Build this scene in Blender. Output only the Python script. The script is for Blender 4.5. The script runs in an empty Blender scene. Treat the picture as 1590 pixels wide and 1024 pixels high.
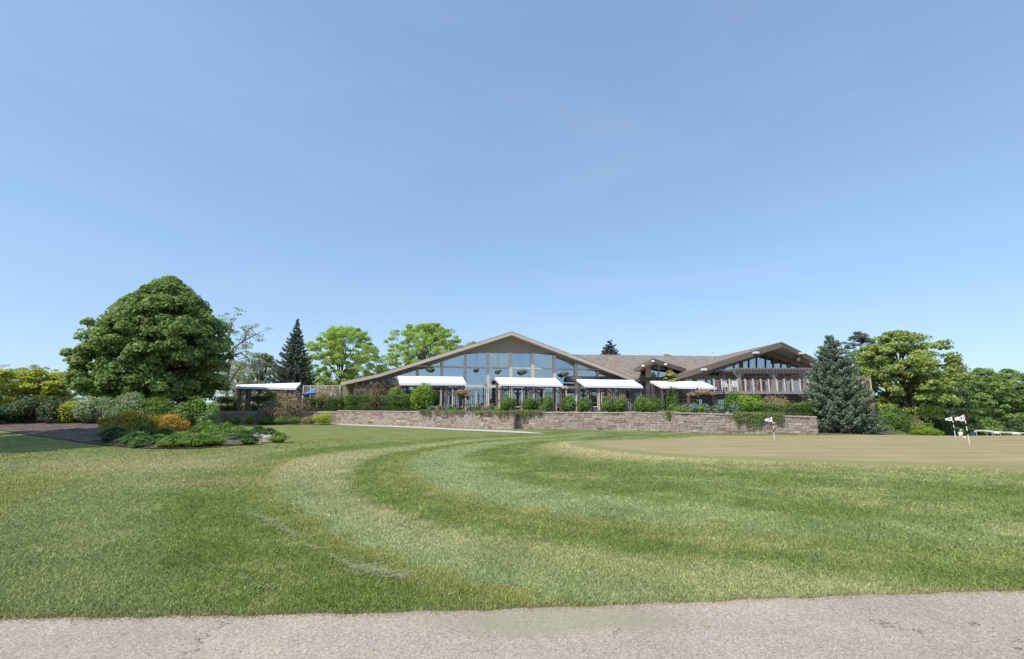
import bpy, math, random
import numpy as np
from mathutils import Vector
C = bpy.context.scene.collection
scn = bpy.context.scene
# ------------------------------------------------------------------ camera, sky, sun, exposure
F = 700.0; TH = math.atan(113/700); CZ = 1.6
cam_d = bpy.data.cameras.new("camera"); cam = bpy.data.objects.new("camera", cam_d); C.objects.link(cam)
cam.location = (0, 0, CZ); cam.rotation_euler = (math.pi/2+TH, 0, 0)
cam_d.sensor_width = 36; cam_d.sensor_fit = 'HORIZONTAL'; cam_d.lens = 36*F/1590; cam_d.clip_start = .1; cam_d.clip_end = 5000
scn.camera = cam
AZ = math.radians(47); EL = math.radians(52)        # sun: behind the camera, to its left
w = bpy.data.worlds.new("World"); scn.world = w; w.use_nodes = True
nt = w.node_tree; bg = nt.nodes['Background']
sk = nt.nodes.new('ShaderNodeTexSky'); sk.sky_type = 'NISHITA'; sk.sun_disc = False
sk.sun_elevation = EL; sk.sun_rotation = math.pi+AZ
sk.air_density = 1.0; sk.dust_density = .4; sk.ozone_density = 6; sk.altitude = 0
bg.inputs[1].default_value = .15
gm = nt.nodes.new('ShaderNodeGamma'); gm.inputs[1].default_value = .48; nt.links.new(sk.outputs[0], gm.inputs[0])
mxw = nt.nodes.new('ShaderNodeMix'); mxw.data_type = 'RGBA'; mxw.blend_type = 'MULTIPLY'; mxw.inputs[0].default_value = 1; mxw.inputs[7].default_value = (1.78, 2.14, 2.52, 1)
nt.links.new(gm.outputs[0], mxw.inputs[6])
# faint high haze wisps
tcw = nt.nodes.new('ShaderNodeTexCoord'); mpw = nt.nodes.new('ShaderNodeMapping'); mpw.inputs['Scale'].default_value = (1.1, 1.1, 5); mpw.inputs['Rotation'].default_value = (.25, .2, .4)
nzw = nt.nodes.new('ShaderNodeTexNoise'); nzw.inputs['Scale'].default_value = 1.3; nzw.inputs['Detail'].default_value = 7; nzw.inputs['Roughness'].default_value = .62; nzw.inputs['Distortion'].default_value = .8
rmw = nt.nodes.new('ShaderNodeMapRange'); rmw.inputs[1].default_value = .45; rmw.inputs[2].default_value = .8; rmw.inputs[4].default_value = .09
nt.links.new(tcw.outputs['Generated'], mpw.inputs[0]); nt.links.new(mpw.outputs[0], nzw.inputs[0]); nt.links.new(nzw.outputs[0], rmw.inputs[0])
mx2 = nt.nodes.new('ShaderNodeMix'); mx2.data_type = 'RGBA'; mx2.inputs[7].default_value = (4.3, 5.2, 6.4, 1); nt.links.new(rmw.outputs[0], mx2.inputs[0]); nt.links.new(mxw.outputs[2], mx2.inputs[6]); nt.links.new(mx2.outputs[2], bg.inputs[0])
sd = bpy.data.lights.new("sun", 'SUN'); sun = bpy.data.objects.new("sun", sd); C.objects.link(sun)
sd.energy = 3.8; sd.angle = math.radians(.55); sd.color = (1, .955, .89)
tosun = Vector((-math.sin(AZ)*math.cos(EL), -math.cos(AZ)*math.cos(EL), math.sin(EL)))
sun.rotation_euler = tosun.to_track_quat('Z', 'Y').to_euler(); sun.location = (-40, -40, 60)
scn.view_settings.view_transform = 'Standard'; scn.view_settings.look = 'None'
scn.view_settings.exposure = .18; scn.view_settings.gamma = 1
scn.cycles.max_bounces = 7; scn.cycles.transparent_max_bounces = 12

# ------------------------------------------------------------------ measuring helpers (photo pixel -> ray -> point)
CT, ST = math.cos(TH), math.sin(TH)
def ray(u, v):
    a = (u-795)/F; b = (512-v)/F
    return a, CT-b*ST, ST+b*CT
def at(u, v, Y):
    x, y, z = ray(u, v); s = Y/y
    return Vector((x*s, Y, CZ+z*s))
def pl(u, v, Y0, k):
    x, y, z = ray(u, v); s = Y0/(y-k*x)
    return Vector((x*s, y*s, CZ+z*s))
def sm(x, a=0., b=1.):
    t = np.clip((x-a)/(b-a), 0, 1); return t*t*(3-2*t)
def H(x, y):
    x = np.asarray(x, float); y = np.asarray(y, float); yy = np.maximum(y, 1)
    h = -.2*sm(y, 14, 27)*(1-sm(x-.35*y, 0, 2)) - .2*sm(y, 21.5, 27)*sm(x-.35*y, 0, 2)
    h = h + .85*sm(-x/yy, .72, .86)*sm(y, 18, 34)
    h = h - sm(x/yy, .72, 1.0)*sm(y, 21.5, 26)*np.maximum(0, np.minimum(y, 60)-22)*.105
    h = h + .02*np.sin(x*.6+1)*np.sin(y*.45)*sm(y, 6, 12)
    return h
def G(u, v, ymax=160):
    x, y, z = ray(u, v)
    lo = 2.0/y
    t = lo; 
    while t*y < ymax:
        if CZ+z*t <= float(H(x*t, y*t)): break
        t += .05
    return Vector((x*t, y*t, float(H(x*t, y*t))))

# ------------------------------------------------------------------ materials
def mat(name):
    m = bpy.data.materials.new(name); m.use_nodes = True
    n = m.node_tree; b = n.nodes['Principled BSDF']; b.inputs['Specular IOR Level'].default_value = .3
    return m, n, b
def N(n, t, **kw):
    o = n.nodes.new(t)
    for k, v in kw.items(): setattr(o, k, v)
    return o
def ramp(n, cols, inp=None, interp='LINEAR'):
    r = n.nodes.new('ShaderNodeValToRGB'); e = r.color_ramp.elements; r.color_ramp.interpolation = interp
    while len(e) > 1: e.remove(e[-1])
    e[0].position = cols[0][0]; e[0].color = (*cols[0][1], 1)
    for p, c in cols[1:]:
        q = e.new(p); q.color = (*c, 1)
    if inp is not None: n.links.new(inp, r.inputs[0])
    return r
def noise(n, scale, detail=4, rough=.6, vec=None, dist=0):
    o = n.nodes.new('ShaderNodeTexNoise'); o.inputs['Scale'].default_value = scale; o.inputs['Detail'].default_value = detail
    o.inputs['Roughness'].default_value = rough; o.inputs['Distortion'].default_value = dist
    if vec is not None: n.links.new(vec, o.inputs['Vector'])
    return o
def mixc(n, f, a, b, mode='MIX'):
    o = n.nodes.new('ShaderNodeMix'); o.data_type = 'RGBA'; o.blend_type = mode
    for s, v in ((o.inputs[0], f), (o.inputs[6], a), (o.inputs[7], b)):
        if isinstance(v, (int, float)): s.default_value = v
        elif isinstance(v, tuple): s.default_value = (*v, 1)
        else: n.links.new(v, s)
    return o.outputs[2]
def math_(n, op, a, b=None, c=None, clamp=False):
    o = n.nodes.new('ShaderNodeMath'); o.operation = op; o.use_clamp = clamp
    for i, v in enumerate((a, b, c)):
        if v is None: continue
        if isinstance(v, (int, float)): o.inputs[i].default_value = v
        else: n.links.new(v, o.inputs[i])
    return o.outputs[0]
def bump(n, b, h, s=.3, d=.02):
    o = n.nodes.new('ShaderNodeBump'); o.inputs['Strength'].default_value = s; o.inputs['Distance'].default_value = d
    n.links.new(h, o.inputs['Height']); n.links.new(o.outputs[0], b.inputs['Normal'])
def plain(name, col, rough=.7, var=.18, scale=6, bmp=0, metal=0, stretch=None):
    m, n, b = mat(name)
    tc = N(n, 'ShaderNodeTexCoord'); v = tc.outputs['Object']
    if stretch:
        mp = N(n, 'ShaderNodeMapping'); mp.inputs['Scale'].default_value = stretch; n.links.new(v, mp.inputs[0]); v = mp.outputs[0]
    no = noise(n, scale, 5, .65, v)
    r = ramp(n, [(.25, tuple(c*(1-var) for c in col)), (.75, tuple(min(1, c*(1+var)) for c in col))], no.outputs[0])
    n.links.new(r.outputs[0], b.inputs['Base Color']); b.inputs['Roughness'].default_value = rough; b.inputs['Metallic'].default_value = metal
    if bmp: bump(n, b, no.outputs[0], bmp, .01)
    return m
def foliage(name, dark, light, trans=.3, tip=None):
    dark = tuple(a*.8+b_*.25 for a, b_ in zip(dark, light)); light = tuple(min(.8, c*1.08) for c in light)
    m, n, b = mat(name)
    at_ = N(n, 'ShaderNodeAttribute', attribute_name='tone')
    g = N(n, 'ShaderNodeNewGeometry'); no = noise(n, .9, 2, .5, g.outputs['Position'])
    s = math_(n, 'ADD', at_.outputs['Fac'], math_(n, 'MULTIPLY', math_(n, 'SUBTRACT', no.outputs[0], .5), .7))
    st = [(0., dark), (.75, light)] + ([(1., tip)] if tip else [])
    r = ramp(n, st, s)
    n.links.new(r.outputs[0], b.inputs['Base Color']); b.inputs['Roughness'].default_value = .55; b.inputs['Specular IOR Level'].default_value = .25
    t = N(n, 'ShaderNodeBsdfTranslucent'); n.links.new(mixc(n, .35, r.outputs[0], (.5, .6, .1), 'MULTIPLY') if False else r.outputs[0], t.inputs[0])
    mx = N(n, 'ShaderNodeMixShader'); mx.inputs[0].default_value = trans
    n.links.new(b.outputs[0], mx.inputs[1]); n.links.new(t.outputs[0], mx.inputs[2])
    n.links.new(mx.outputs[0], n.nodes['Material Output'].inputs[0])
    return m
M = {}
M['maple'] = foliage('maple_leaves', (.06, .11, .026), (.32, .43, .125), .40)
M['locust'] = foliage('locust_leaves', (.19, .28, .05), (.50, .64, .15), .45)
M['spruce'] = foliage('spruce_needles', (.07, .10, .06), (.30, .36, .24), .15, (.50, .55, .41))
M['dspruce'] = foliage('dark_spruce_needles', (.05, .07, .045), (.20, .235, .16), .12)
M['pine'] = foliage('pine_needles', (.04, .06, .045), (.17, .21, .14), .15)
M['oak'] = foliage('oak_leaves', (.12, .17, .04), (.42, .50, .13), .4, (.55, .58, .17))
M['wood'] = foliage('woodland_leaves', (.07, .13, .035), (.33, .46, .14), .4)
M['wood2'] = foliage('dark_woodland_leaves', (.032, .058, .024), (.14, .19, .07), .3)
M['airy'] = foliage('pale_leaves', (.16, .20, .10), (.42, .47, .25), .4)
M['yew'] = foliage('yew_needles', (.02, .045, .010), (.12, .19, .04), .15, (.22, .30, .06))
M['yewl'] = foliage('fresh_yew_needles', (.035, .07, .012), (.16, .24, .045), .15, (.24, .33, .06))
M['round'] = foliage('shrub_leaves', (.04, .085, .015), (.19, .30, .055), .25, (.28, .38, .08))
M['bright'] = foliage('bright_shrub_leaves', (.06, .12, .012), (.30, .43, .05), .3, (.42, .52, .07))
M['bronze'] = foliage('bronze_leaves', (.13, .11, .05), (.44, .34, .19), .3, (.60, .44, .28))
M['gold'] = foliage('golden_leaves', (.14, .11, .015), (.55, .36, .05), .3, (.68, .36, .06))
M['gold2'] = foliage('olive_gold_leaves', (.14, .14, .02), (.50, .40, .06), .35, (.62, .36, .08))
M['lav'] = foliage('grey_green_leaves', (.07, .12, .07), (.24, .33, .21), .2)
M['hosta'] = foliage('bed_leaves', (.04, .09, .02), (.17, .29, .07), .3, (.30, .42, .16))
M['peren'] = foliage('perennial_leaves', (.08, .15, .025), (.32, .46, .10), .3, (.34, .46, .12))
M['juni'] = foliage('juniper_needles', (.015, .04, .018), (.06, .12, .045), .1)
M['honey'] = foliage('yellow_green_leaves', (.18, .23, .03), (.58, .62, .10), .45, (.66, .60, .12))
M['ivy'] = foliage('ivy_leaves', (.05, .08, .02), (.19, .25, .07), .25, (.34, .27, .08))
M['grey'] = foliage('greyish_leaves', (.13, .17, .07), (.36, .43, .20), .3)
M['bark'] = plain('bark', (.11, .085, .065), .9, .4, 9, .6, stretch=(1, 1, .25))
M['barkl'] = plain('pale_bark', (.22, .19, .16), .9, .35, 9, .6, stretch=(1, 1, .25))
M['trim'] = plain('tan_trim', (.53, .45, .36), .6, .06, 2)
M['siding'] = plain('taupe_siding', (.30, .255, .205), .75, .08, 2)
M['soffit'] = plain('soffit_boards', (.66, .55, .40), .7, .1, 3, stretch=(6, .3, 1))
M['brown'] = plain('brown_fascia', (.165, .13, .10), .6, .1, 3)
M['mull'] = plain('window_frame_paint', (.68, .61, .50), .5, .05, 2)
M['timber'] = plain('weathered_timber', (.17, .14, .125), .85, .3, 8, .3, stretch=(1, 1, .3))
M['greytimber'] = plain('grey_timber', (.30, .275, .27), .85, .25, 8, .3)
M['darktimber'] = plain('dark_timber', (.075, .062, .055), .8, .25, 8, .3)
M['canvas'] = plain('white_canvas', (.83, .83, .84), .75, .03, 1.5, .25)
M['iron'] = plain('black_iron', (.018, .018, .022), .4, .2, 10)
M['white'] = plain('white_paint', (.80, .79, .77), .4, .04, 4)
M['wflag'] = plain('white_flag_cloth', (.82, .82, .84), .8, .03, 10)
M['red'] = plain('red_paint', (.45, .05, .06), .4, .1, 10)
M['navy'] = plain('navy_print', (.06, .08, .16), .7, .1, 10)
M['black'] = plain('black_plastic', (.02, .02, .02), .45, .2, 10)
M['skin'] = plain('skin', (.50, .30, .21), .5, .06, 10)
M['khaki'] = plain('khaki_cloth', (.32, .27, .19), .9, .1, 10)
M['hair'] = plain('grey_hair', (.16, .12, .09), .8, .2, 20)
M['beige'] = plain('cart_shell', (.74, .68, .56), .35, .04, 3)
M['blue'] = plain('blue_cloth', (.08, .22, .55), .7, .1, 5)
M['bluev'] = plain('blue_vinyl', (.03, .09, .26), .5, .1, 5)
M['rubber'] = plain('tyre_rubber', (.02, .02, .02), .8, .2, 10)
M['redwood'] = plain('reddish_patio_wood', (.36, .20, .17), .6, .2, 6)
M['metal'] = plain('brushed_metal', (.55, .55, .56), .3, .1, 20, metal=.8)
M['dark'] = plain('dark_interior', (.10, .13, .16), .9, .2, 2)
M['inwood'] = plain('interior_ceiling_wood', (.50, .42, .32), .6, .15, 3, stretch=(4, .3, 1))
M['stone'] = plain('field_stone', (.42, .36, .31), .9, .3, 5, .7)
M['concrete'] = plain('concrete_path_surface', (.50, .47, .43), .9, .08, 3, .2)
M['paver'] = plain('terrace_paving', (.36, .31, .28), .9, .15, 3, .2)
# vertical board siding
m, n, b = mat('board_siding'); tc = N(n, 'ShaderNodeTexCoord')
wv = N(n, 'ShaderNodeTexWave', wave_type='BANDS', bands_direction='X', wave_profile='SAW'); wv.inputs['Scale'].default_value = .8
n.links.new(tc.outputs['Object'], wv.inputs[0]); r = ramp(n, [(0, (.20, .17, .14)), (.12, (.34, .295, .24)), (1, (.32, .275, .225))], wv.outputs['Fac'])
n.links.new(r.outputs[0], b.inputs['Base Color']); b.inputs['Roughness'].default_value = .8; bump(n, b, r.outputs[0], .5, .02); M['boards'] = m
# shingles
m, n, b = mat('roof_shingles'); uv = N(n, 'ShaderNodeUVMap')
br = N(n, 'ShaderNodeTexBrick'); br.inputs['Scale'].default_value = 1; br.inputs['Brick Width'].default_value = .33; br.inputs['Row Height'].default_value = .16
br.inputs['Mortar Size'].default_value = .012; br.inputs['Color1'].default_value = (.23, .185, .145, 1); br.inputs['Color2'].default_value = (.38, .32, .265, 1); br.inputs['Mortar'].default_value = (.10, .08, .065, 1)
n.links.new(uv.outputs[0], br.inputs[0]); no = noise(n, 1.3, 6, .7, uv.outputs[0]); r = ramp(n, [(.3, (.75, .75, .78)), (.7, (1.15, 1.1, 1.05))], no.outputs[0])
n.links.new(mixc(n, 1., br.outputs[0], r.outputs[0], 'MULTIPLY'), b.inputs['Base Color']); b.inputs['Roughness'].default_value = .95; bump(n, b, br.outputs['Fac'], -.5, .02); M['shingle'] = m
# glass: part mirror of the sky, part see-through into the dim hall
m, n, b = mat('window_glass')
gl = N(n, 'ShaderNodeBsdfGlossy'); gl.inputs['Roughness'].default_value = .03; gl.inputs['Color'].default_value = (.72, .81, .86, 1)
no = noise(n, .6, 3, .6); bp = N(n, 'ShaderNodeBump'); bp.inputs['Strength'].default_value = .05; bp.inputs['Distance'].default_value = .05
tc = N(n, 'ShaderNodeTexCoord'); n.links.new(tc.outputs['Object'], no.inputs[0]); n.links.new(no.outputs[0], bp.inputs['Height']); n.links.new(bp.outputs[0], gl.inputs['Normal'])
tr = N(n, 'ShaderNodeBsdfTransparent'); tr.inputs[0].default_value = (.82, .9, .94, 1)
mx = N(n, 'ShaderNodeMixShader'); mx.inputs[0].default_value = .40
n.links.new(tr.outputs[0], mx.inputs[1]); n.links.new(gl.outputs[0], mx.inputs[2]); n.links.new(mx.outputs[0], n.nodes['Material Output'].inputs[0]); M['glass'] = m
# wall blocks: tone attribute picks the block colour
m, n, b = mat('split_face_blocks'); at_ = N(n, 'ShaderNodeAttribute', attribute_name='tone'); g = N(n, 'ShaderNodeNewGeometry')
r = ramp(n, [(0, (.29, .22, .18)), (.3, (.42, .33, .27)), (.6, (.51, .42, .345)), (.85, (.45, .395, .34)), (1, (.62, .53, .43))], at_.outputs['Fac'])
no = noise(n, 9, 6, .75, g.outputs['Position']); r2 = ramp(n, [(.3, (.62, .6, .6)), (.7, (1.15, 1.1, 1.08))], no.outputs[0])
n.links.new(mixc(n, 1., r.outputs[0], r2.outputs[0], 'MULTIPLY'), b.inputs['Base Color']); b.inputs['Roughness'].default_value = .95; bump(n, b, no.outputs[0], .9, .06); M['block'] = m
# mulch
m, n, b = mat('bark_mulch'); g = N(n, 'ShaderNodeNewGeometry')
vo = N(n, 'ShaderNodeTexVoronoi'); vo.inputs['Scale'].default_value = 14; n.links.new(g.outputs['Position'], vo.inputs[0])
no = noise(n, 1.5, 6, .7, g.outputs['Position']); s = math_(n, 'ADD', math_(n, 'MULTIPLY', vo.outputs['Color'], .5), math_(n, 'MULTIPLY', no.outputs[0], .6))
r = ramp(n, [(.25, (.035, .025, .02)), (.55, (.125, .088, .068)), (.85, (.30, .23, .18))], s); n.links.new(r.outputs[0], b.inputs['Base Color']); b.inputs['Roughness'].default_value = .95; bump(n, b, s, 1, .06); M['mulch'] = m
# asphalt
m, n, b = mat('worn_asphalt'); g = N(n, 'ShaderNodeNewGeometry'); P = g.outputs['Position']
vo = N(n, 'ShaderNodeTexVoronoi'); vo.inputs['Scale'].default_value = 110; n.links.new(P, vo.inputs[0])
sep = N(n, 'ShaderNodeSeparateColor'); n.links.new(vo.outputs['Color'], sep.inputs[0])
r = ramp(n, [(0, (.26, .205, .152)), (.25, (.385, .315, .245)), (.6, (.45, .375, .295)), (.9, (.51, .43, .345)), (1, (.65, .57, .47))], sep.outputs[0])
n2 = noise(n, 260, 3, .7, P); n3 = noise(n, .8, 6, .65, P); n4 = noise(n, 2.2, 7, .75, P)
c = mixc(n, 1., r.outputs[0], ramp(n, [(.35, (.84, .83, .82)), (.65, (1.05, 1.05, 1.05))], n2.outputs[0]).outputs[0], 'MULTIPLY')
c = mixc(n, 1., c, ramp(n, [(.35, (.86, .85, .85)), (.65, (1.08, 1.07, 1.06))], n3.outputs[0]).outputs[0], 'MULTIPLY')
sx = N(n, 'ShaderNodeSeparateXYZ'); n.links.new(P, sx.inputs[0])
# thin moss / dried clippings lying along the road's edge
ex = math_(n, 'MULTIPLY', math_(n, 'SUBTRACT', sx.outputs[0], .35), .75); ey = math_(n, 'MULTIPLY', math_(n, 'SUBTRACT', sx.outputs[1], math_(n, 'ADD', 3.62, math_(n, 'MULTIPLY', sx.outputs[0], .03))), 3.2)
d = math_(n, 'SQRT', math_(n, 'ADD', math_(n, 'MULTIPLY', ex, ex), math_(n, 'MULTIPLY', ey, ey)))
mk = math_(n, 'MULTIPLY', math_(n, 'SUBTRACT', math_(n, 'ADD', math_(n, 'SUBTRACT', 1.1, d), n4.outputs[0]), .72), 2.2, clamp=True)
c = mixc(n, math_(n, 'MULTIPLY', mk, math_(n, 'MULTIPLY', n2.outputs[0], 1.1)), c, (.30, .275, .16))
ck = N(n, 'ShaderNodeTexVoronoi', feature='DISTANCE_TO_EDGE'); ck.inputs['Scale'].default_value = .55
wp = N(n, 'ShaderNodeVectorMath', operation='ADD'); nv = noise(n, 2.5, 6, .7, P); n.links.new(P, wp.inputs[0]); n.links.new(nv.outputs['Color'], wp.inputs[1]); n.links.new(wp.outputs[0], ck.inputs[0])
cr = math_(n, 'LESS_THAN', ck.outputs['Distance'], .006); cr = math_(n, 'MULTIPLY', cr, math_(n, 'GREATER_THAN', n3.outputs[0], .5))
c = mixc(n, math_(n, 'MULTIPLY', cr, .7), c, (.06, .055, .05))
n.links.new(c, b.inputs['Base Color']); b.inputs['Roughness'].default_value = .95; bump(n, b, math_(n, 'ADD', vo.outputs['Distance'], n2.outputs[0]), .25, .004); M['asphalt'] = m
# putting green turf
m, n, b = mat('putting_green_turf'); g = N(n, 'ShaderNodeNewGeometry'); P = g.outputs['Position']
n1 = noise(n, .5, 5, .6, P); n2 = noise(n, 60, 3, .7, P); ed = N(n, 'ShaderNodeAttribute', attribute_name='edge')
wv_ = N(n, 'ShaderNodeTexWave', wave_type='BANDS', bands_direction='Y'); wv_.inputs['Scale'].default_value = .28; wv_.inputs['Distortion'].default_value = 1.2; n.links.new(P, wv_.inputs[0]); r = ramp(n, [(.25, (.29, .235, .10)), (.75, (.40, .32, .155))], math_(n, 'ADD', math_(n, 'MULTIPLY', n1.outputs[0], .8), math_(n, 'MULTIPLY', wv_.outputs['Fac'], .2))); c = mixc(n, 1., r.outputs[0], ramp(n, [(.35, (.85, .85, .85)), (.65, (1.1, 1.1, 1.1))], n2.outputs[0]).outputs[0], 'MULTIPLY')
c = mixc(n, ramp(n, [(.06, (0, 0, 0)), (.12, (1, 1, 1))], ed.outputs['Fac']).outputs[0], (.24, .235, .085), c)
n.links.new(c, b.inputs['Base Color']); b.inputs['Roughness'].default_value = .9; bump(n, b, n2.outputs[0], .3, .01); M['green'] = m
# lawn: attribute s = position across the mower's passes, edge = metres from the road
def lawn_mat(name, blade):
    m, n, b = mat(name); g = N(n, 'ShaderNodeNewGeometry'); P = g.outputs['Position']
    a = N(n, 'ShaderNodeAttribute', attribute_name='s'); e = N(n, 'ShaderNodeAttribute', attribute_name='edge')
    nA = noise(n, .55, 5, .6, P); nB = noise(n, 2.6, 5, .7, P); nC = noise(n, .28, 4, .6, P); nD = noise(n, 9, 4, .7, P)
    s = math_(n, 'ADD', a.outputs['Fac'], math_(n, 'MULTIPLY', math_(n, 'SUBTRACT', nA.outputs[0], .5), .60))
    s = math_(n, 'ADD', s, math_(n, 'MULTIPLY', math_(n, 'SUBTRACT', nB.outputs[0], .5), .62))
    DK = (.205, .258, .072); LT = (.345, .395, .200); BG = (.450, .430, .230); OL = (.310, .315, .108); GR = (.305, .338, .142); DRY = (.56, .46, .26)
    r = ramp(n, [(0, DRY), (.02, DRY), (.045, GR), (.07, DK), (.125, DK), (.165, LT), (.255, LT), (.295, OL), (.33, DK), (.35, OL), (.365, DK), (.40, DK), (.45, BG), (.55, LT), (.575, OL), (.61, DK), (.69, DK), (.75, GR), (.84, GR), (.88, OL), (1, OL)], math_(n, 'MULTIPLY', s, .142857))
    dr = N(n, 'ShaderNodeAttribute', attribute_name='dry')
    c = r.outputs[0]
    sxl = N(n, 'ShaderNodeSeparateXYZ'); n.links.new(P, sxl.inputs[0]); fr = N(n, 'ShaderNodeMapRange'); fr.inputs[1].default_value = -1.0; fr.inputs[2].default_value = 4.5; fr.inputs[4].default_value = .62; n.links.new(sxl.outputs[0], fr.inputs[0])
    c = mixc(n, fr.outputs[0], c, mixc(n, ramp(n, [(.42, (0, 0, 0)), (.58, (1, 1, 1))], nA.outputs[0]).outputs[0], (.175, .235, .068), (.285, .325, .145)))
    c = mixc(n, math_(n, 'MULTIPLY', math_(n, 'SUBTRACT', nC.outputs[0], .46), 2.6, clamp=True), c, mixc(n, .5, c, (.30, .33, .12)))
    pt = math_(n, 'MULTIPLY', math_(n, 'SUBTRACT', math_(n, 'ADD', math_(n, 'MULTIPLY', nB.outputs[0], .5), math_(n, 'MULTIPLY', nA.outputs[0], .55)), .56), 7., clamp=True)
    c = mixc(n, math_(n, 'MULTIPLY', pt, .7), c, (.46, .42, .20))
    n6 = noise(n, 1.1, 6, .75, P, .6); c = mixc(n, 1., c, ramp(n, [(.32, (.74, .80, .68)), (.68, (1.20, 1.16, 1.14))], n6.outputs[0]).outputs[0], 'MULTIPLY')
    c = mixc(n, math_(n, 'MULTIPLY', dr.outputs['Fac'], math_(n, 'ADD', .45, nB.outputs[0]), clamp=True), c, DRY)
    eb = math_(n, 'MULTIPLY', math_(n, 'SUBTRACT', math_(n, 'ADD', -.06, math_(n, 'MULTIPLY', nD.outputs[0], .36)), e.outputs['Fac']), 6., clamp=True)
    c = mixc(n, math_(n, 'MULTIPLY', eb, .8), c, mixc(n, nB.outputs[0], (.20, .155, .075), (.36, .30, .15)))
    if blade:
        t = N(n, 'ShaderNodeAttribute', attribute_name='tone')
        c = mixc(n, 1., c, ramp(n, [(0, (.55, .64, .45)), (.5, (1.08, 1.08, 1.05)), (.85, (1.45, 1.4, 1.35)), (1, (2.1, 1.9, 1.8))], t.outputs['Fac']).outputs[0], 'MULTIPLY')
    else:
        nf = noise(n, 45, 4, .75, P); nG = noise(n, 14, 4, .8, P)
        c = mixc(n, 1., c, ramp(n, [(.3, (.50, .54, .45)), (.7, (1.05, 1.03, .98))], nf.outputs[0]).outputs[0], 'MULTIPLY')
        c = mixc(n, 1., c, ramp(n, [(.3, (.62, .66, .58)), (.7, (1.10, 1.08, 1.04))], nG.outputs[0]).outputs[0], 'MULTIPLY')
        bump(n, b, math_(n, 'ADD', nf.outputs[0], nG.outputs[0]), .6, .03)
    n.links.new(c, b.inputs['Base Color']); b.inputs['Roughness'].default_value = .8; b.inputs['Specular IOR Level'].default_value = .15
    return m
M['lawn'] = lawn_mat('mown_lawn', False); M['blade'] = lawn_mat('grass_blades', True)

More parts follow.
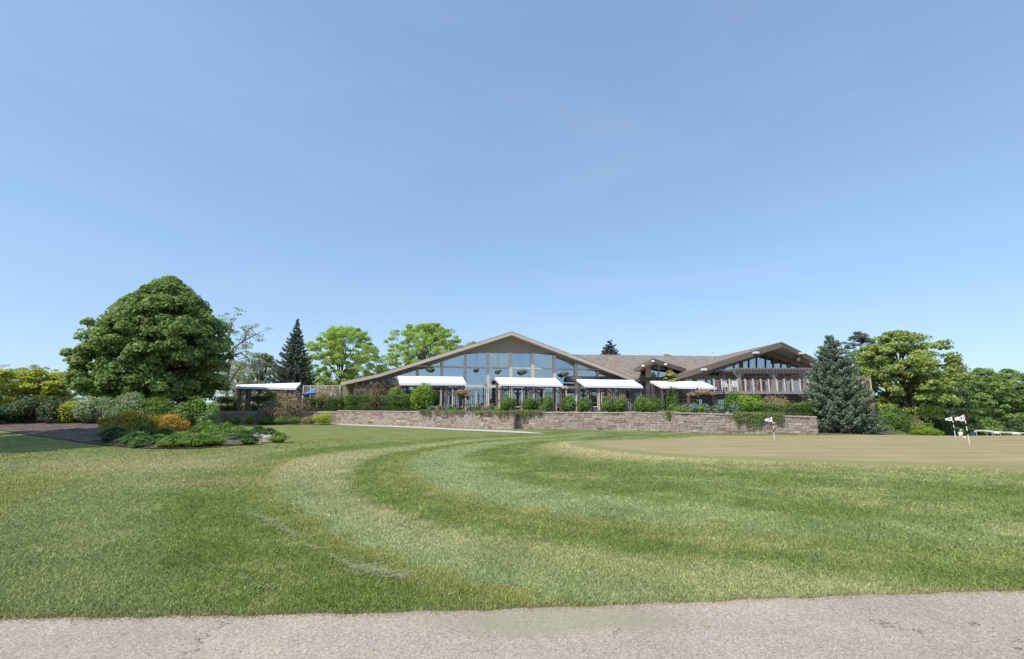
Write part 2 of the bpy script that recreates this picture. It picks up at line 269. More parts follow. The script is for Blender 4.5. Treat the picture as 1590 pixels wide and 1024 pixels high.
# ------------------------------------------------------------------ object helpers
def tag(o, label=None, cat=None, group=None, kind=None):
    for k, v in (('label', label), ('category', cat), ('group', group), ('kind', kind)):
        if v: o[k] = v
    return o
def empty(name, loc, label, cat, group=None):
    o = bpy.data.objects.new(name, None); C.objects.link(o); o.location = loc; o.empty_display_size = .2
    return tag(o, label, cat, group)
def link(name, me, material, parent=None, smooth=False):
    o = bpy.data.objects.new(name, me); C.objects.link(o)
    for mm in (material if isinstance(material, list) else [material]): me.materials.append(mm)
    if parent is not None:
        o.parent = parent
    if smooth: me.shade_smooth()
    return o
def root_of(p):
    v = Vector((0, 0, 0))
    while p is not None: v = v+p.location; p = p.parent
    return v
class MB:
    def __init__(s): s.v = []; s.f = []; s.uv = []; s.tone = []
    def add(s, vs, fs, tone=.5, uvs=None):
        o = len(s.v); s.v += [tuple(p) for p in vs]; s.f += [tuple(i+o for i in f) for f in fs]; s.tone += [tone]*len(vs)
        s.uv += (uvs if uvs else [(0, 0)]*len(vs)); return s
    def hexa(s, a, tone=.5):     # 8 corners: bottom 0-3, top 4-7
        return s.add(a, [(3, 2, 1, 0), (4, 5, 6, 7), (0, 1, 5, 4), (1, 2, 6, 5), (2, 3, 7, 6), (3, 0, 4, 7)], tone)
    def box(s, c, d, rz=0, tone=.5):
        cx, cy, cz = c; hx, hy, hz = d[0]/2, d[1]/2, d[2]/2; co, si = math.cos(rz), math.sin(rz)
        a = [(cx+x*co-y*si, cy+x*si+y*co, cz+z) for z in (-hz, hz) for x, y in ((-hx, -hy), (hx, -hy), (hx, hy), (-hx, hy))]
        return s.hexa(a, tone)
    def beam(s, p0, p1, w, h, up=(0, 0, 1)):
        p0 = Vector(p0); p1 = Vector(p1); d = (p1-p0).normalized(); r = d.cross(Vector(up))
        r = r.normalized() if r.length > 1e-4 else Vector((1, 0, 0)); q = r.cross(d)
        r = r*w/2; q = q*h/2
        return s.hexa([p0-r-q, p0+r-q, p1+r-q, p1-r-q, p0-r+q, p0+r+q, p1+r+q, p1-r+q])
    def slab(s, pts, off):       # polygon extruded by vector
        n = len(pts); off = Vector(off); a = [Vector(p) for p in pts]; o0 = a[0]
        ax = (a[1]-a[0]).normalized(); nn = (a[1]-a[0]).cross(a[-1]-a[0]).normalized(); ay = nn.cross(ax)
        uv = [((p-o0).dot(ax), (p-o0).dot(ay)) for p in a]
        return s.add(a+[p+off for p in a], [tuple(range(n)), tuple(range(2*n-1, n-1, -1))]+[(i, i+n, (i+1) % n+n, (i+1) % n) for i in range(n)], .5, uv+uv)
    def tube(s, pts, rad, seg=6):
        vs = []; fs = []
        pts = [Vector(p) for p in pts]
        for i, p in enumerate(pts):
            d = (pts[min(i+1, len(pts)-1)]-pts[max(i-1, 0)]).normalized(); r = d.cross(Vector((.31, .17, .9)) if abs(d.z) < .95 else Vector((1, 0, 0))).normalized(); q = d.cross(r)
            rr = rad[i] if isinstance(rad, (list, tuple)) else rad
            vs += [p+(r*math.cos(k*6.2832/seg)+q*math.sin(k*6.2832/seg))*rr for k in range(seg)]
        for i in range(len(pts)-1):
            for k in range(seg): a = i*seg+k; b_ = i*seg+(k+1) % seg; fs.append((a, b_, b_+seg, a+seg))
        fs += [tuple(range(seg-1, -1, -1)), tuple(len(vs)-seg+k for k in range(seg))]
        return s.add(vs, fs)
    def lathe(s, c, prof, seg=12):
        vs = [(c[0]+r*math.cos(k*6.2832/seg), c[1]+r*math.sin(k*6.2832/seg), c[2]+z) for r, z in prof for k in range(seg)]
        fs = [(i*seg+k, i*seg+(k+1) % seg, (i+1)*seg+(k+1) % seg, (i+1)*seg+k) for i in range(len(prof)-1) for k in range(seg)]
        return s.add(vs, fs+[tuple(range(seg-1, -1, -1)), tuple(len(vs)-seg+k for k in range(seg))])
    def build(s, name, material, parent=None, smooth=False):
        o = root_of(parent); me = bpy.data.meshes.new(name)
        me.from_pydata([(x-o.x, y-o.y, z-o.z) for x, y, z in s.v], [], s.f)
        t = me.attributes.new('tone', 'FLOAT', 'POINT'); t.data.foreach_set('value', s.tone)
        ul = me.uv_layers.new(name='UVMap'); li = np.zeros(len(me.loops), int); me.loops.foreach_get('vertex_index', li)
        ul.data.foreach_set('uv', np.array(s.uv, float)[li].ravel()); me.update()
        return link(name, me, material, parent, smooth)
def npmesh(name, V, nper, material, parent=None, attrs=None, extra=None):
    """V: (n*nper,3) vertices, consecutive runs of nper form a face"""
    o = root_of(parent); V = V-np.array([o.x, o.y, o.z]); nf = len(V)//nper
    me = bpy.data.meshes.new(name); me.vertices.add(len(V)); me.vertices.foreach_set('co', V.astype(np.float32).ravel())
    me.loops.add(len(V)); me.loops.foreach_set('vertex_index', np.arange(len(V), dtype=np.int32))
    me.polygons.add(nf); me.polygons.foreach_set('loop_start', np.arange(0, len(V), nper, dtype=np.int32))
    for k, a in (attrs or {}).items():
        t = me.attributes.new(k, 'FLOAT', 'POINT'); t.data.foreach_set('value', np.repeat(a, nper).astype(np.float32))
    me.update(calc_edges=True); me.validate()
    return link(name, me, material, parent)
def unit(a): return a/np.maximum(np.linalg.norm(a, axis=1, keepdims=True), 1e-9)
def leaves(name, P, Nn, size, tone, material, parent, elong=1.5, T=None, rng=None):
    n = len(P); rng = rng or np.random.default_rng(1); Nn = unit(Nn)
    if T is None: T = rng.normal(size=(n, 3))
    t = unit(np.cross(Nn, np.cross(T, Nn))); b_ = np.cross(Nn, t); L = (size*elong/2)[:, None]; W = (size/2)[:, None]
    V = np.stack([P+t*L, P+b_*W+t*L*.15+Nn*W*.25, P-t*L, P-b_*W+t*L*.15+Nn*W*.25], 1).reshape(-1, 3)
    return npmesh(name, V, 4, material, parent, {'tone': np.clip(tone, 0, 1)})
def clump_leaves(rng, cl, rad, per, flat=.7, up=.35, jit=.55, hemi=.25):
    n = len(cl); k = per; c = np.repeat(cl, k, 0); r = np.repeat(rad, k)
    d = unit(rng.normal(size=(n*k, 3))); d[:, 2] = np.where(d[:, 2] < -hemi, -d[:, 2], d[:, 2])
    P = c+d*(r*rng.uniform(.45, 1.05, n*k))[:, None]*np.array([1, 1, flat])
    Nn = d*.7+np.array([0, 0, up])+rng.normal(size=(n*k, 3))*jit
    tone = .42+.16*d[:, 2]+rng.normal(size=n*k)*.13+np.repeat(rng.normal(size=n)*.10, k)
    return P, Nn, tone
def broadleaf(name, label, cat, base, top, R, prof, leafmat, ncl=220, per=110, leaf=.17, seed=0, trunk_r=.22, bark='bark', crown0=.12, flat=.7, rc=(.5, .9), group=None, inner=.35, sx=1., limbs=26, spiky=0., lobes=.13):
    rng = np.random.default_rng(seed); x0, y0, z0 = base; Ht = top-z0
    th = rng.uniform(0, 2*np.pi, ncl); h = rng.uniform(0, 1, ncl)**.85; q = rng.uniform(0, 1, ncl)**inner
    p1, p2 = rng.uniform(0, 6, 2)
    rr = np.interp(h, [p[0] for p in prof], [p[1] for p in prof])*R*(1+lobes*np.sin(3*th+p1+5*h)+lobes*.7*np.sin(5*th+p2-7*h))*(1+spiky*rng.normal(size=ncl))
    rads = rng.uniform(rc[0], rc[1], ncl)
    rad_eff = np.maximum(rr-rads*.6, 0)*q
    z = z0+Ht*crown0+(Ht*(1-crown0)-rads*.6)*h
    cl = np.stack([x0+rad_eff*np.cos(th)*sx, y0+rad_eff*np.sin(th), z], 1)
    P, Nn, tone = clump_leaves(rng, cl, rads, per, flat)
    root = empty(name, (x0, y0, z0), label, cat, group)
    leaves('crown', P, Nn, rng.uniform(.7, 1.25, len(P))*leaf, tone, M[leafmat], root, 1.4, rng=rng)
    mb = MB(); n_ = 6
    mb.tube([(x0+.08*math.sin(i*1.7), y0+.06*math.cos(i), z0-.15+Ht*.72*i/n_) for i in range(n_+1)], [trunk_r*(1.35 if i == 0 else 1-.8*i/n_) for i in range(n_+1)], 9)
    for j in rng.choice(ncl, min(limbs, ncl), replace=False):
        c = Vector(cl[j]); s0 = z0+min(Ht*.65, max(Ht*.10, (c.z-z0)*rng.uniform(.35, .7))); a = Vector((x0, y0, s0)); mid = a.lerp(c, .5)+Vector((rng.normal()*.2, rng.normal()*.2, rng.uniform(.1, .5)))
        mb.tube([a, mid, c], [trunk_r*.42, trunk_r*.24, trunk_r*.07], 5)
    mb.build('trunk', M[bark], root)
    return root
def conifer(name, label, base, top, R, leafmat, seed=0, rows=26, dens=1., needle=.09, trunk_r=.2, prof=None, group=None, droop=.18, z_low=.02):
    rng = np.random.default_rng(seed); x0, y0, z0 = base; Ht = top-z0; Ps, Ns, Ts, to, sz = [], [], [], [], []
    root = empty(name, (x0, y0, z0), label, 'conifer', group); mb = MB()
    mb.tube([(x0, y0, z0-.1), (x0, y0, z0+Ht*.6), (x0, y0, z0+Ht*.99)], [trunk_r, trunk_r*.5, .015], 7)
    prof = prof or [(0, .86), (.1, 1), (.3, .88), (.6, .52), (.85, .22), (.95, .09), (1, .02)]
    for i in range(rows):
        h = z_low+(1-z_low)*(i+.3)/rows; r0 = np.interp(h, [p[0] for p in prof], [p[1] for p in prof])*R
        nb = max(5, int(9+14*r0/R))
        for k in range(nb):
            th = 2*np.pi*(k+rng.uniform(-.3, .3))/nb+i*.7; L = r0*rng.uniform(.80, 1.12); zz = z0+Ht*h+rng.normal()*Ht/rows*.35
            if L < .05: L = .05
            m_ = int(max(14, 95*L*dens)); t = rng.uniform(.12, 1, m_)**.75
            dirv = np.array([math.cos(th), math.sin(th), 0]); side = np.array([-math.sin(th), math.cos(th), 0])
            wid = (.10+.16*L)*np.sin(np.pi*np.clip(t*.85+.12, 0, 1)); off = rng.uniform(-1, 1, m_)
            P = np.array([x0, y0, zz])+dirv*(t*L)[:, None]+side*(off*wid)[:, None]
            P[:, 2] += -droop*L*np.sin(t*2.2)+.22*L*t**3-.25*np.abs(off)*wid+rng.normal(size=m_)*.035-rng.uniform(0, 1, m_)**2*.10*min(1, L)
            Ps.append(P); Ns.append(np.array([0, 0, 1])+rng.normal(size=(m_, 3))*.55); Ts.append(dirv*.8+side*off[:, None]*.9+np.array([0, 0, .12])+rng.normal(size=(m_, 3))*.25)
            to.append(.16+.45*t**2+.1*rng.normal(size=m_)+rng.normal()*.06); sz.append(rng.uniform(.7, 1.3, m_)*needle)
            if k % 2 == 0 and L > .5: mb.tube([(x0, y0, zz), tuple(np.array([x0, y0, zz])+dirv*L*.8+np.array([0, 0, -droop*L*.9]))], [.03, .008], 4)
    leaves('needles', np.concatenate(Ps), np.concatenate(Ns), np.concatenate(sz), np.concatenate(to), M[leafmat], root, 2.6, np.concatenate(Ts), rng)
    mb.build('trunk', M['bark'], root)
    return root
def shrub(name, label, cat, c, rx, ry, hz, leafmat, n=2600, leaf=.05, seed=0, group=None, lumps=14, boxy=False, elong=1.5, stems=True, skew=0.):
    """mound of leaves on a base centre c, half widths rx, ry, height hz"""
    rng = np.random.default_rng(seed+int(abs(c[0]*97+c[1]*31)*3) % 9999)
    root = empty(name, c, label, cat, group)
    d = unit(rng.normal(size=(n, 3))); d[:, 2] = np.abs(d[:, 2])*rng.choice([1, 1, -.8, -.75], n)
    if boxy:
        e = .45; d = np.sign(d)*np.abs(d)**e; d = d/np.maximum(np.max(np.abs(d), axis=1, keepdims=True), .3)*rng.uniform(.92, 1.0, (n, 1))
    L = unit(rng.normal(size=(lumps, 3))); L[:, 2] = np.abs(L[:, 2]); dd = unit(d)@L.T; f = 1+.34*np.max(np.clip((dd-.72)/.28, 0, 1), axis=1)-.20+.05*rng.normal(size=n)
    if boxy: f = 1+.06*np.sin(d[:, 0]*rx*5+seed)+.05*np.sin(d[:, 0]*rx*13+d[:, 1]*5)+.06*rng.normal(size=n)
    q = rng.uniform(0, 1, n)**.22; q = .45+.58*q
    if not boxy:
        L = unit(rng.normal(size=(lumps, 3))); L[:, 2] = np.where(rng.uniform(size=lumps) < .35, -.55*np.abs(L[:, 2]), np.abs(L[:, 2])); idx = rng.integers(0, lumps, n); dd_ = unit(rng.normal(size=(n, 3))); br_ = rng.uniform(.36, .56, lumps)[idx]*(.55+.5*rng.uniform(0, 1, n)**.4)
        d = L[idx]*rng.uniform(.56, .76, lumps)[idx][:, None]+dd_*br_[:, None]; f = 1+.25*(br_-.42)+.1*rng.normal(size=lumps)[idx]; q = np.ones(n); f_ = f; f = np.ones(n)
    P = np.array(c)+np.array([0, 0, hz*.45])+d*np.array([rx, ry, hz*.55])*(f*q)[:, None]+rng.normal(size=(n, 3))*leaf*.6
    P[:, 2] = np.where(P[:, 2] < c[2]+.01, c[2]+rng.uniform(.01, .2*hz, n), P[:, 2]); P[:, 1] += skew*(P[:, 0]-c[0])
    Nn = unit(d)*.8+np.array([0, 0, .3])+rng.normal(size=(n, 3))*.5
    if not boxy: f = f_
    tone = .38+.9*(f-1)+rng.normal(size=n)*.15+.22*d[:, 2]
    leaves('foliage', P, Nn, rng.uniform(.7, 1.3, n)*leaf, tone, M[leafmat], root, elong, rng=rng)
    mb = MB()
    for k in range(5 if stems else 0):
        a = rng.uniform(0, 6.28); mb.tube([(c[0]+.04*math.cos(a), c[1]+.04*math.sin(a), c[2]-.05), (c[0]+rx*.6*math.cos(a), c[1]+ry*.6*math.sin(a), c[2]+hz*.75)], [.02, .008], 4)
    if stems: mb.build('stem', M['bark'], root)
    return root
def tuft(name, label, c, r, h, leafmat, n=160, wdt=.014, seed=0, group=None, cat='plant'):
    rng = np.random.default_rng(seed+int(abs(c[0]*97+c[1]*31)*7) % 9999); a = rng.uniform(0, 2*np.pi, n); q = rng.uniform(0, 1, n)
    d = np.stack([np.cos(a), np.sin(a), np.zeros(n)], 1); s = np.stack([-np.sin(a), np.cos(a), np.zeros(n)], 1)*wdt
    b0 = np.array(c)+d*(q*.35*r)[:, None]; hh = h*rng.uniform(.6, 1.05, n)*(1-.35*q**2); L = r*(.25+.8*q)
    m1 = b0+d*(L*.45)[:, None]; m1[:, 2] += hh*.8; e = b0+d*L[:, None]; e[:, 2] += hh*(1-.45*q)
    V = np.stack([b0-s*.6, b0+s*.6, m1+s, m1-s, m1-s, m1+s, e+s*.15, e-s*.15], 1).reshape(-1, 3)
    o = npmesh(name, V, 4, M[leafmat], None, {'tone': np.clip(np.repeat(.45+rng.normal(size=n)*.2, 2), 0, 1)})
    return tag(o, label, cat, group)

# ------------------------------------------------------------------ ground
XC, YC = 12., 17.
def curve(pts): return [tuple(G(*p)[:2]) for p in pts]
curves = [
 [(2.2, 18), (2.6, 20.1), (6, 21.3), (12.4, 22.0), (20, 22.3), (4.05, 14.3), (7.2, 12.9), (10.1, 12.1), (12.6, 11.5), (20, 10.5)],
 [(3.1, 22.3), (-.37, 18), (-1.4, 13.5), (-.54, 11.2), (.66, 8.9), (2.2, 7.9), (4.4, 6.9), (9, 6.4), (16, 6.2)],
 [(2.6, 23.2), (-.95, 19.6), (-2.96, 13.8), (-2.43, 10.7), (-1.06, 8.2), (.51, 6.9), (1.75, 6.3), (4.4, 5.6), (10, 5.0)],
 [(2.2, 24), (-2.5, 18.8), (-4.2, 13), (-3.5, 9.8), (-2.5, 7.9), (-1.6, 6.8), (-.11, 5.6), (2, 4.9), (7, 4.0)],
 [(1.5, 25), (-3.9, 18.4), (-6.2, 13.5), (-5.2, 10.25), (-4.3, 8.5), (-2.9, 6.6), (-1.7, 5.4), (-.55, 4.4), (.2, 4.), (4, 3.0)],
 [(.6, 26.6), (-5.3, 19.5), (-7.9, 13.8), (-7., 10.25), (-5.65, 7.7), (-4.3, 5.9), (-3.5, 4.9), (-2, 3.4), (2, 1.8)]]
TT = np.linspace(0, 2*np.pi, 361); RR = []
for cpts in curves:
    a = np.array([math.atan2(p[1]-YC, p[0]-XC) % (2*np.pi) for p in cpts]); r = np.array([math.hypot(p[0]-XC, p[1]-YC) for p in cpts]); o = np.argsort(a)
    r_ = np.interp(TT[:-1], a[o], r[o], period=2*np.pi); ker = np.exp(-.5*(np.arange(-9, 10)/3.5)**2); ker /= ker.sum()
    r_ = np.convolve(np.concatenate([r_[-9:], r_, r_[:9]]), ker, 'valid'); RR.append(np.append(r_, r_[0]))
for i in range(1, 6): RR[i] = np.maximum(RR[i], RR[i-1]+.35)
def s_of(x, y):
    th = np.arctan2(y-YC, x-XC) % (2*np.pi); r = np.hypot(x-XC, y-YC); s = np.full(r.shape, -1.); prev = None
    R_ = [np.interp(th, TT, q) for q in RR]
    s = (r-R_[0])/1.5
    s = np.where(r < R_[0], (r-R_[0]), 0)
    for i in range(5):
        s = np.where((r >= R_[i]) & (r < R_[i+1]), i+(r-R_[i])/(R_[i+1]-R_[i]), s)
    s = np.where(r >= R_[5], 5+((r-R_[5])/2.1) % 2., s)
    return s
EDGE = [(-40, 1.2), (-12, 3.05), (-3.8, 3.66), (-1.9, 3.72), (-.47, 3.79), (1.05, 3.91), (2.7, 4.06), (4.4, 4.18), (9, 4.9), (30, 9)]
def edge_y(x): return np.interp(x, [e[0] for e in EDGE], [e[1] for e in EDGE])+.010*np.sin(x*7)+.008*np.sin(x*17+1)
def dry_of(x, y):
    s = s_of(x, y); th = np.degrees(np.arctan2(y-YC, x-XC)) % 360
    wside = np.exp(-((th-183)/26)**2)
    d = np.clip(1.15-(np.maximum(s, 0)/(.15+.42*wside)), 0, 1)*(s > -.5)*np.clip(wside*1.2+.35, 0, 1)
    d = np.maximum(d, .75*np.exp(-((x+5.6)/1.6)**2-((y-12.5)/3.0)**2)*np.clip((s-2.9)*2, 0, 1)*(s < 4.1))
    d = np.maximum(d, .6*np.exp(-((x+9.5)/3.6)**2-((y-12.2)/1.7)**2)); d = np.maximum(d, .4*np.exp(-((x+6)/2.2)**2-((y-9.6)/.8)**2))
    return np.clip(d, 0, 1)
def ax(*segs):
    o = []
    for a, b_, st in segs: o += list(np.arange(a, b_-1e-6, st))
    return np.array(o+[segs[-1][1]])
gx = ax((-900, -200, 100), (-200, -60, 20), (-60, -20, 2), (-20, -9, .5), (-9, 14, .16), (14, 26, .5), (26, 70, 2), (70, 200, 20), (200, 900, 100))
gy = ax((-120, -20, 20), (-20, 2, 2), (2, 26, .16), (26, 46, 1), (46, 90, 2), (90, 200, 10), (200, 1400, 150))
X, Y = np.meshgrid(gx, gy); Z = H(X, Y)
def gridmesh(name, X, Y, Z, material, attrs=None, parent=None):
    ny, nx = X.shape; me = bpy.data.meshes.new(name); V = np.stack([X.ravel(), Y.ravel(), Z.ravel()], 1)
    idx = np.arange(nx*ny).reshape(ny, nx); q = np.stack([idx[:-1, :-1], idx[:-1, 1:], idx[1:, 1:], idx[1:, :-1]], -1).reshape(-1, 4)
    me.vertices.add(len(V)); me.vertices.foreach_set('co', V.astype(np.float32).ravel()); me.loops.add(q.size); me.loops.foreach_set('vertex_index', q.astype(np.int32).ravel())
    me.polygons.add(len(q)); me.polygons.foreach_set('loop_start', np.arange(0, q.size, 4, dtype=np.int32))
    for k, a in (attrs or {}).items(): t = me.attributes.new(k, 'FLOAT', 'POINT'); t.data.foreach_set('value', a.ravel().astype(np.float32))
    me.update(calc_edges=True); return link(name, me, material, parent, True)
g_ = gridmesh('lawn', X, Y, Z, M['lawn'], {'s': s_of(X, Y), 'edge': np.clip(Y-edge_y(X), -1, 5), 'dry': dry_of(X, Y)}); tag(g_, kind='structure')
# road in front
xs = np.concatenate([np.linspace(-40, -8, 40), np.linspace(-7.9, 9, 340), np.linspace(9.2, 40, 40)]); T_ = np.linspace(0, 1, 60)
XX = np.repeat(xs[None], 60, 0); YY = -9+(edge_y(xs)+9)[None]*T_[:, None]
o = gridmesh('asphalt_road', XX, YY, H(XX, YY)+.006, M['asphalt']); tag(o, kind='structure')
# putting green
th = np.linspace(0, 2*np.pi, 241); q = np.linspace(0, 1, 40)
Rg = np.interp(th, TT, RR[0]); XX = XC+Rg[None]*q[:, None]*np.cos(th)[None]; YY = YC+Rg[None]*q[:, None]*np.sin(th)[None]
XX = np.where(XX > XC, XC+(XX-XC)*2.2, XX)
o = gridmesh('putting_green', XX[:, ::-1], YY[:, ::-1], H(XX, YY)[:, ::-1]+.03-.03*(q[:, None] > .99), M['green'], {'edge': np.repeat((1-q)[:, None], 241, 1)[:, ::-1]}); tag(o, kind='structure')
# strips laid on the ground
def strip(name, a, b_, material, n=60, m=3, lift=.02, kind='structure'):
    A = np.array([[*p] for p in a], float); B = np.array([[*p] for p in b_], float)
    def rs(Q):
        l = np.concatenate([[0], np.cumsum(np.linalg.norm(np.diff(Q, axis=0), axis=1))]); t = np.linspace(0, l[-1], n); return np.stack([np.interp(t, l, Q[:, 0]), np.interp(t, l, Q[:, 1])], 1)
    A = rs(A); B = rs(B); t = np.linspace(0, 1, m)[:, None, None]; Q = A[None]*(1-t)+B[None]*t
    o = gridmesh(name, Q[..., 0], Q[..., 1], H(Q[..., 0], Q[..., 1])+lift, material); return tag(o, kind=kind)
strip('footpath', curve([(380, 657.3), (450, 658), (520, 660), (600, 663.6), (680, 667.3), (760, 671), (812, 673.4), (843, 674.3)]), curve([(380, 656), (450, 656.6), (520, 658.3), (600, 661.3), (680, 664.6), (760, 668), (812, 670.6), (843, 673.6)]), M['concrete'], 80, 4, .02)
bed_near = curve([(-160, 652), (0, 669), (80, 681), (150, 691), (230, 698), (300, 698), (345, 695), (380, 691), (412, 687), (431, 683)])
bed_far = curve([(-160, 636), (0, 640), (80, 642), (150, 642), (230, 645), (290, 650), (330, 662), (370, 668), (410, 672), (430, 678)])
strip('mulch_bed', bed_near, bed_far, M['mulch'], 120, 24, .03)
strip('mulch_strip', curve([(1268, 677), (1300, 677), (1350, 677), (1392, 674)]), curve([(1268, 671), (1300, 669), (1350, 668), (1392, 670)]), M['mulch'], 40, 6, .03)

# grass blades: constant density on screen, real size near the camera
rng = np.random.default_rng(5)
def blades(name, n, dmin, dmax, label):
    u = rng.uniform(-90, 1680, n); d = np.exp(math.log(dmin)+(math.log(dmax)-math.log(dmin))*rng.uniform(0, 1, n)**1.35); x = (u-795)/F*d*1.01; y = d
    s = s_of(x, y); e = y-edge_y(x); k = (e > -.03+.03*rng.normal(size=n)) & (s > .02); x, y, s, e = x[k], y[k], s[k], e[k]
    # keep off the mulch bed
    kb = ~((x < -9.6) & (y > np.interp(x, [-30, -21, -16, -12.7, -11.1, -10.3, -9.7], [26, 20.8, 17.7, 16, 16, 17.5, 19]))); x, y, s, e = x[kb], y[kb], s[kb], e[kb]
    m_ = len(x); sc = np.clip(y/4.2, 1, 5)**.8; hh = rng.uniform(.009, .025, m_)*sc**.45*np.clip(1.25-y/32, .4, 1); ww = .0034*sc; a = rng.uniform(0, 6.283, m_); lean = rng.uniform(.2, 1.3, m_)*hh
    z = H(x, y); b0 = np.stack([x, y, z], 1); sd_ = np.stack([np.cos(a), np.sin(a), a*0], 1)*ww[:, None]; la = rng.uniform(0, 6.283, m_)
    tip = b0+np.stack([np.cos(la)*lean, np.sin(la)*lean, hh], 1)
    V = np.stack([b0-sd_, b0+sd_, tip], 1).reshape(-1, 3)
    o = npmesh(name, V, 3, M['blade'], None, {'s': s, 'edge': e, 'dry': dry_of(x, y), 'tone': np.clip(.5+.22*rng.normal(size=m_), 0, 1)})
    return tag(o, label, 'grass', kind='stuff')
blades('grass', 700000, 3.5, 26, 'short mown grass of the lawn between road and putting green')
# dried clippings left by the mower
def clippings(pts, wid, n, seed, gate=True):
    r_ = np.random.default_rng(seed); A = np.array(pts); t = r_.uniform(0, len(A)-1, n); t = t[(np.sin(t*9+seed*2)+.6*np.sin(t*23+seed) > -.25) | (not gate)]; n = len(t); i = np.minimum(t.astype(int), len(A)-2); f = (t-i)[:, None]
    P = A[i]*(1-f)+A[i+1]*f+r_.standard_t(2.5, size=(n, 2))*wid*.75*(.3+.9*np.abs(np.sin(t*3.1+seed)))[:, None]; z = H(P[:, 0], P[:, 1])+r_.uniform(.008, .026, n)
    P = np.concatenate([P, z[:, None]], 1); a = r_.uniform(0, 6.28, n); d = np.stack([np.cos(a), np.sin(a), r_.normal(size=n)*.1], 1)*.013; s = np.stack([-np.sin(a), np.cos(a), a*0], 1)*.0025
    return np.stack([P-d-s, P-d+s, P+d+s, P+d-s], 1).reshape(-1, 3)
M['clip'] = plain('dried_clippings', (.36, .355, .185), .9, .35, 40)
V = np.concatenate([clippings(curve([(388, 797), (420, 812), (465, 837)]), .05, 800, 1, False), clippings(curve([(470, 845), (510, 864), (545, 880)]), .03, 350, 2), clippings(curve([(545, 884), (585, 890), (630, 900)]), .06, 850, 3, False),
                    clippings(curve([(325, 888), (400, 905), (420, 917)]), .07, 220, 4), clippings(curve([(680, 775), (800, 797), (900, 812)]), .12, 350, 5), clippings(curve([(650, 905), (690, 925), (800, 945), (950, 940)]), .05, 150, 6), clippings(curve([(430, 775), (480, 812), (560, 850)]), .05, 260, 7)])
tag(npmesh('grass_clippings', V, 4, M['clip']), 'dried grass clippings lying in streaks on the lawn', 'clippings', kind='stuff')
# ------------------------------------------------------------------ terrace and retaining walls
TZ = .82
A0 = at(524, 637.5, 39); A1 = at(798, 640.4, 31); B0 = at(797, 639.6, 31.7); B1 = at(1049, 640.8, 28.6); C0 = at(1048.5, 640.3, 27.7); C1 = at(1268, 647, 26)
L0 = at(300, 641.5, 41.5); L1 = at(532, 640.5, 40.3)
mb = MB(); pts = [L0+Vector((-6, .4, 0)), L1+Vector((0, .3, 0)), A0+Vector((.2, .35, 0)), A1+Vector((0, .35, 0)), B0+Vector((0, .35, 0)), B1+Vector((0, .35, 0)), C0+Vector((.3, .35, 0)), C1+Vector((-.35, .4, 0)), Vector((21.5, 36, 0)), Vector((22, 62, 0)), Vector((-30, 62, 0))]
mb.slab([(p.x, p.y, -1.2) for p in pts], (0, 0, 1.2+TZ)); tag(mb.build('terrace', M['paver']), kind='structure')
def wall(name, p0, p1, label, zb=-.3, seed=0, ends=True, batter=.035):
    r_ = random.Random(seed); c0 = Vector((p0.x, p0.y, 0)); c1 = Vector((p1.x, p1.y, 0)); d = (c1-c0); Ln = d.length; d.normalize(); nrm = Vector((d.y, -d.x, 0))
    rz = math.atan2(d.y, d.x); root = empty(name, (c0+c1)/2, label, 'retaining wall', 'block retaining walls below the terrace'); mb = MB(); ch = .152
    top = lambda t: (p0.z+(p1.z-p0.z)*t)-.075
    nrow = int((min(p0.z, p1.z)-.075-zb)/ch)+3
    for i in range(nrow):
        x = -r_.uniform(0, .3) if i % 2 else -r_.uniform(.1, .45)
        while x < Ln:
            w_ = r_.uniform(.28, .5); a = max(x, 0); e = min(x+w_, Ln)
            if e-a > .04:
                t = (a+e)/2/Ln; z1 = top(t)-(nrow-1-i)*ch*1.0; z0 = z1-ch
                bk = batter*(i-nrow/2)/nrow*6*.5; off = r_.uniform(-.018, .022)
                c = c0+d*((a+e)/2)-nrm*(.15+bk)+nrm*off
                hx = (e-a)/2-.006; q = []
                for zz in (z0+.006, z1-.004):
                    for sx, sy in ((-1, 1), (1, 1), (1, -1), (-1, -1)):
                        pr = r_.uniform(-.012, .012) if sy > 0 else 0
                        q.append(c+d*(sx*(hx+r_.uniform(-.004, 0)))+nrm*(sy*.15+pr)+Vector((0, 0, zz)))
                mb.hexa(q, min(1, max(0, r_.gauss(.5, .26))))
            x += w_
    mb.build('blocks', M['block'], root)
    cb = MB(); x = 0
    while x < Ln:
        w_ = r_.uniform(.42, .5); e = min(x+w_, Ln+.02); t = (x+e)/2/Ln; z1 = p0.z+(p1.z-p0.z)*t; c = c0+d*((x+e)/2)-nrm*(.13+batter*1.4)
        cb.box((c.x, c.y, z1-.037+r_.uniform(-.003, .003)), (e-x-.008, .36, .074), rz, r_.uniform(.55, 1)); x += w_
    cb.build('cap', M['block'], root); return root
wall('retaining_wall', A0, A1, 'long pinkish block retaining wall below the clipped yew hedge, left of the dark corner recess', seed=1)
wall('retaining_wall', B0, B1, 'middle block retaining wall below the row of round shrubs', seed=2)
wall('retaining_wall', C0, C1, 'block retaining wall with trailing ivy nearest the blue spruce', seed=3)
wall('retaining_wall', L0, L1, 'low dark block retaining wall behind the grass tufts left of the long wall', seed=4)
wall('retaining_wall', C0+Vector((.0, .9, 0)), C0+Vector((.02, .02, 0)), 'short sunlit block return where the wall steps forward', seed=5)
wall('retaining_wall', C1+Vector((-.02, .3, 0)), C1+Vector((.2, 2.6, 0)), 'short block return at the foot of the blue spruce', seed=6)

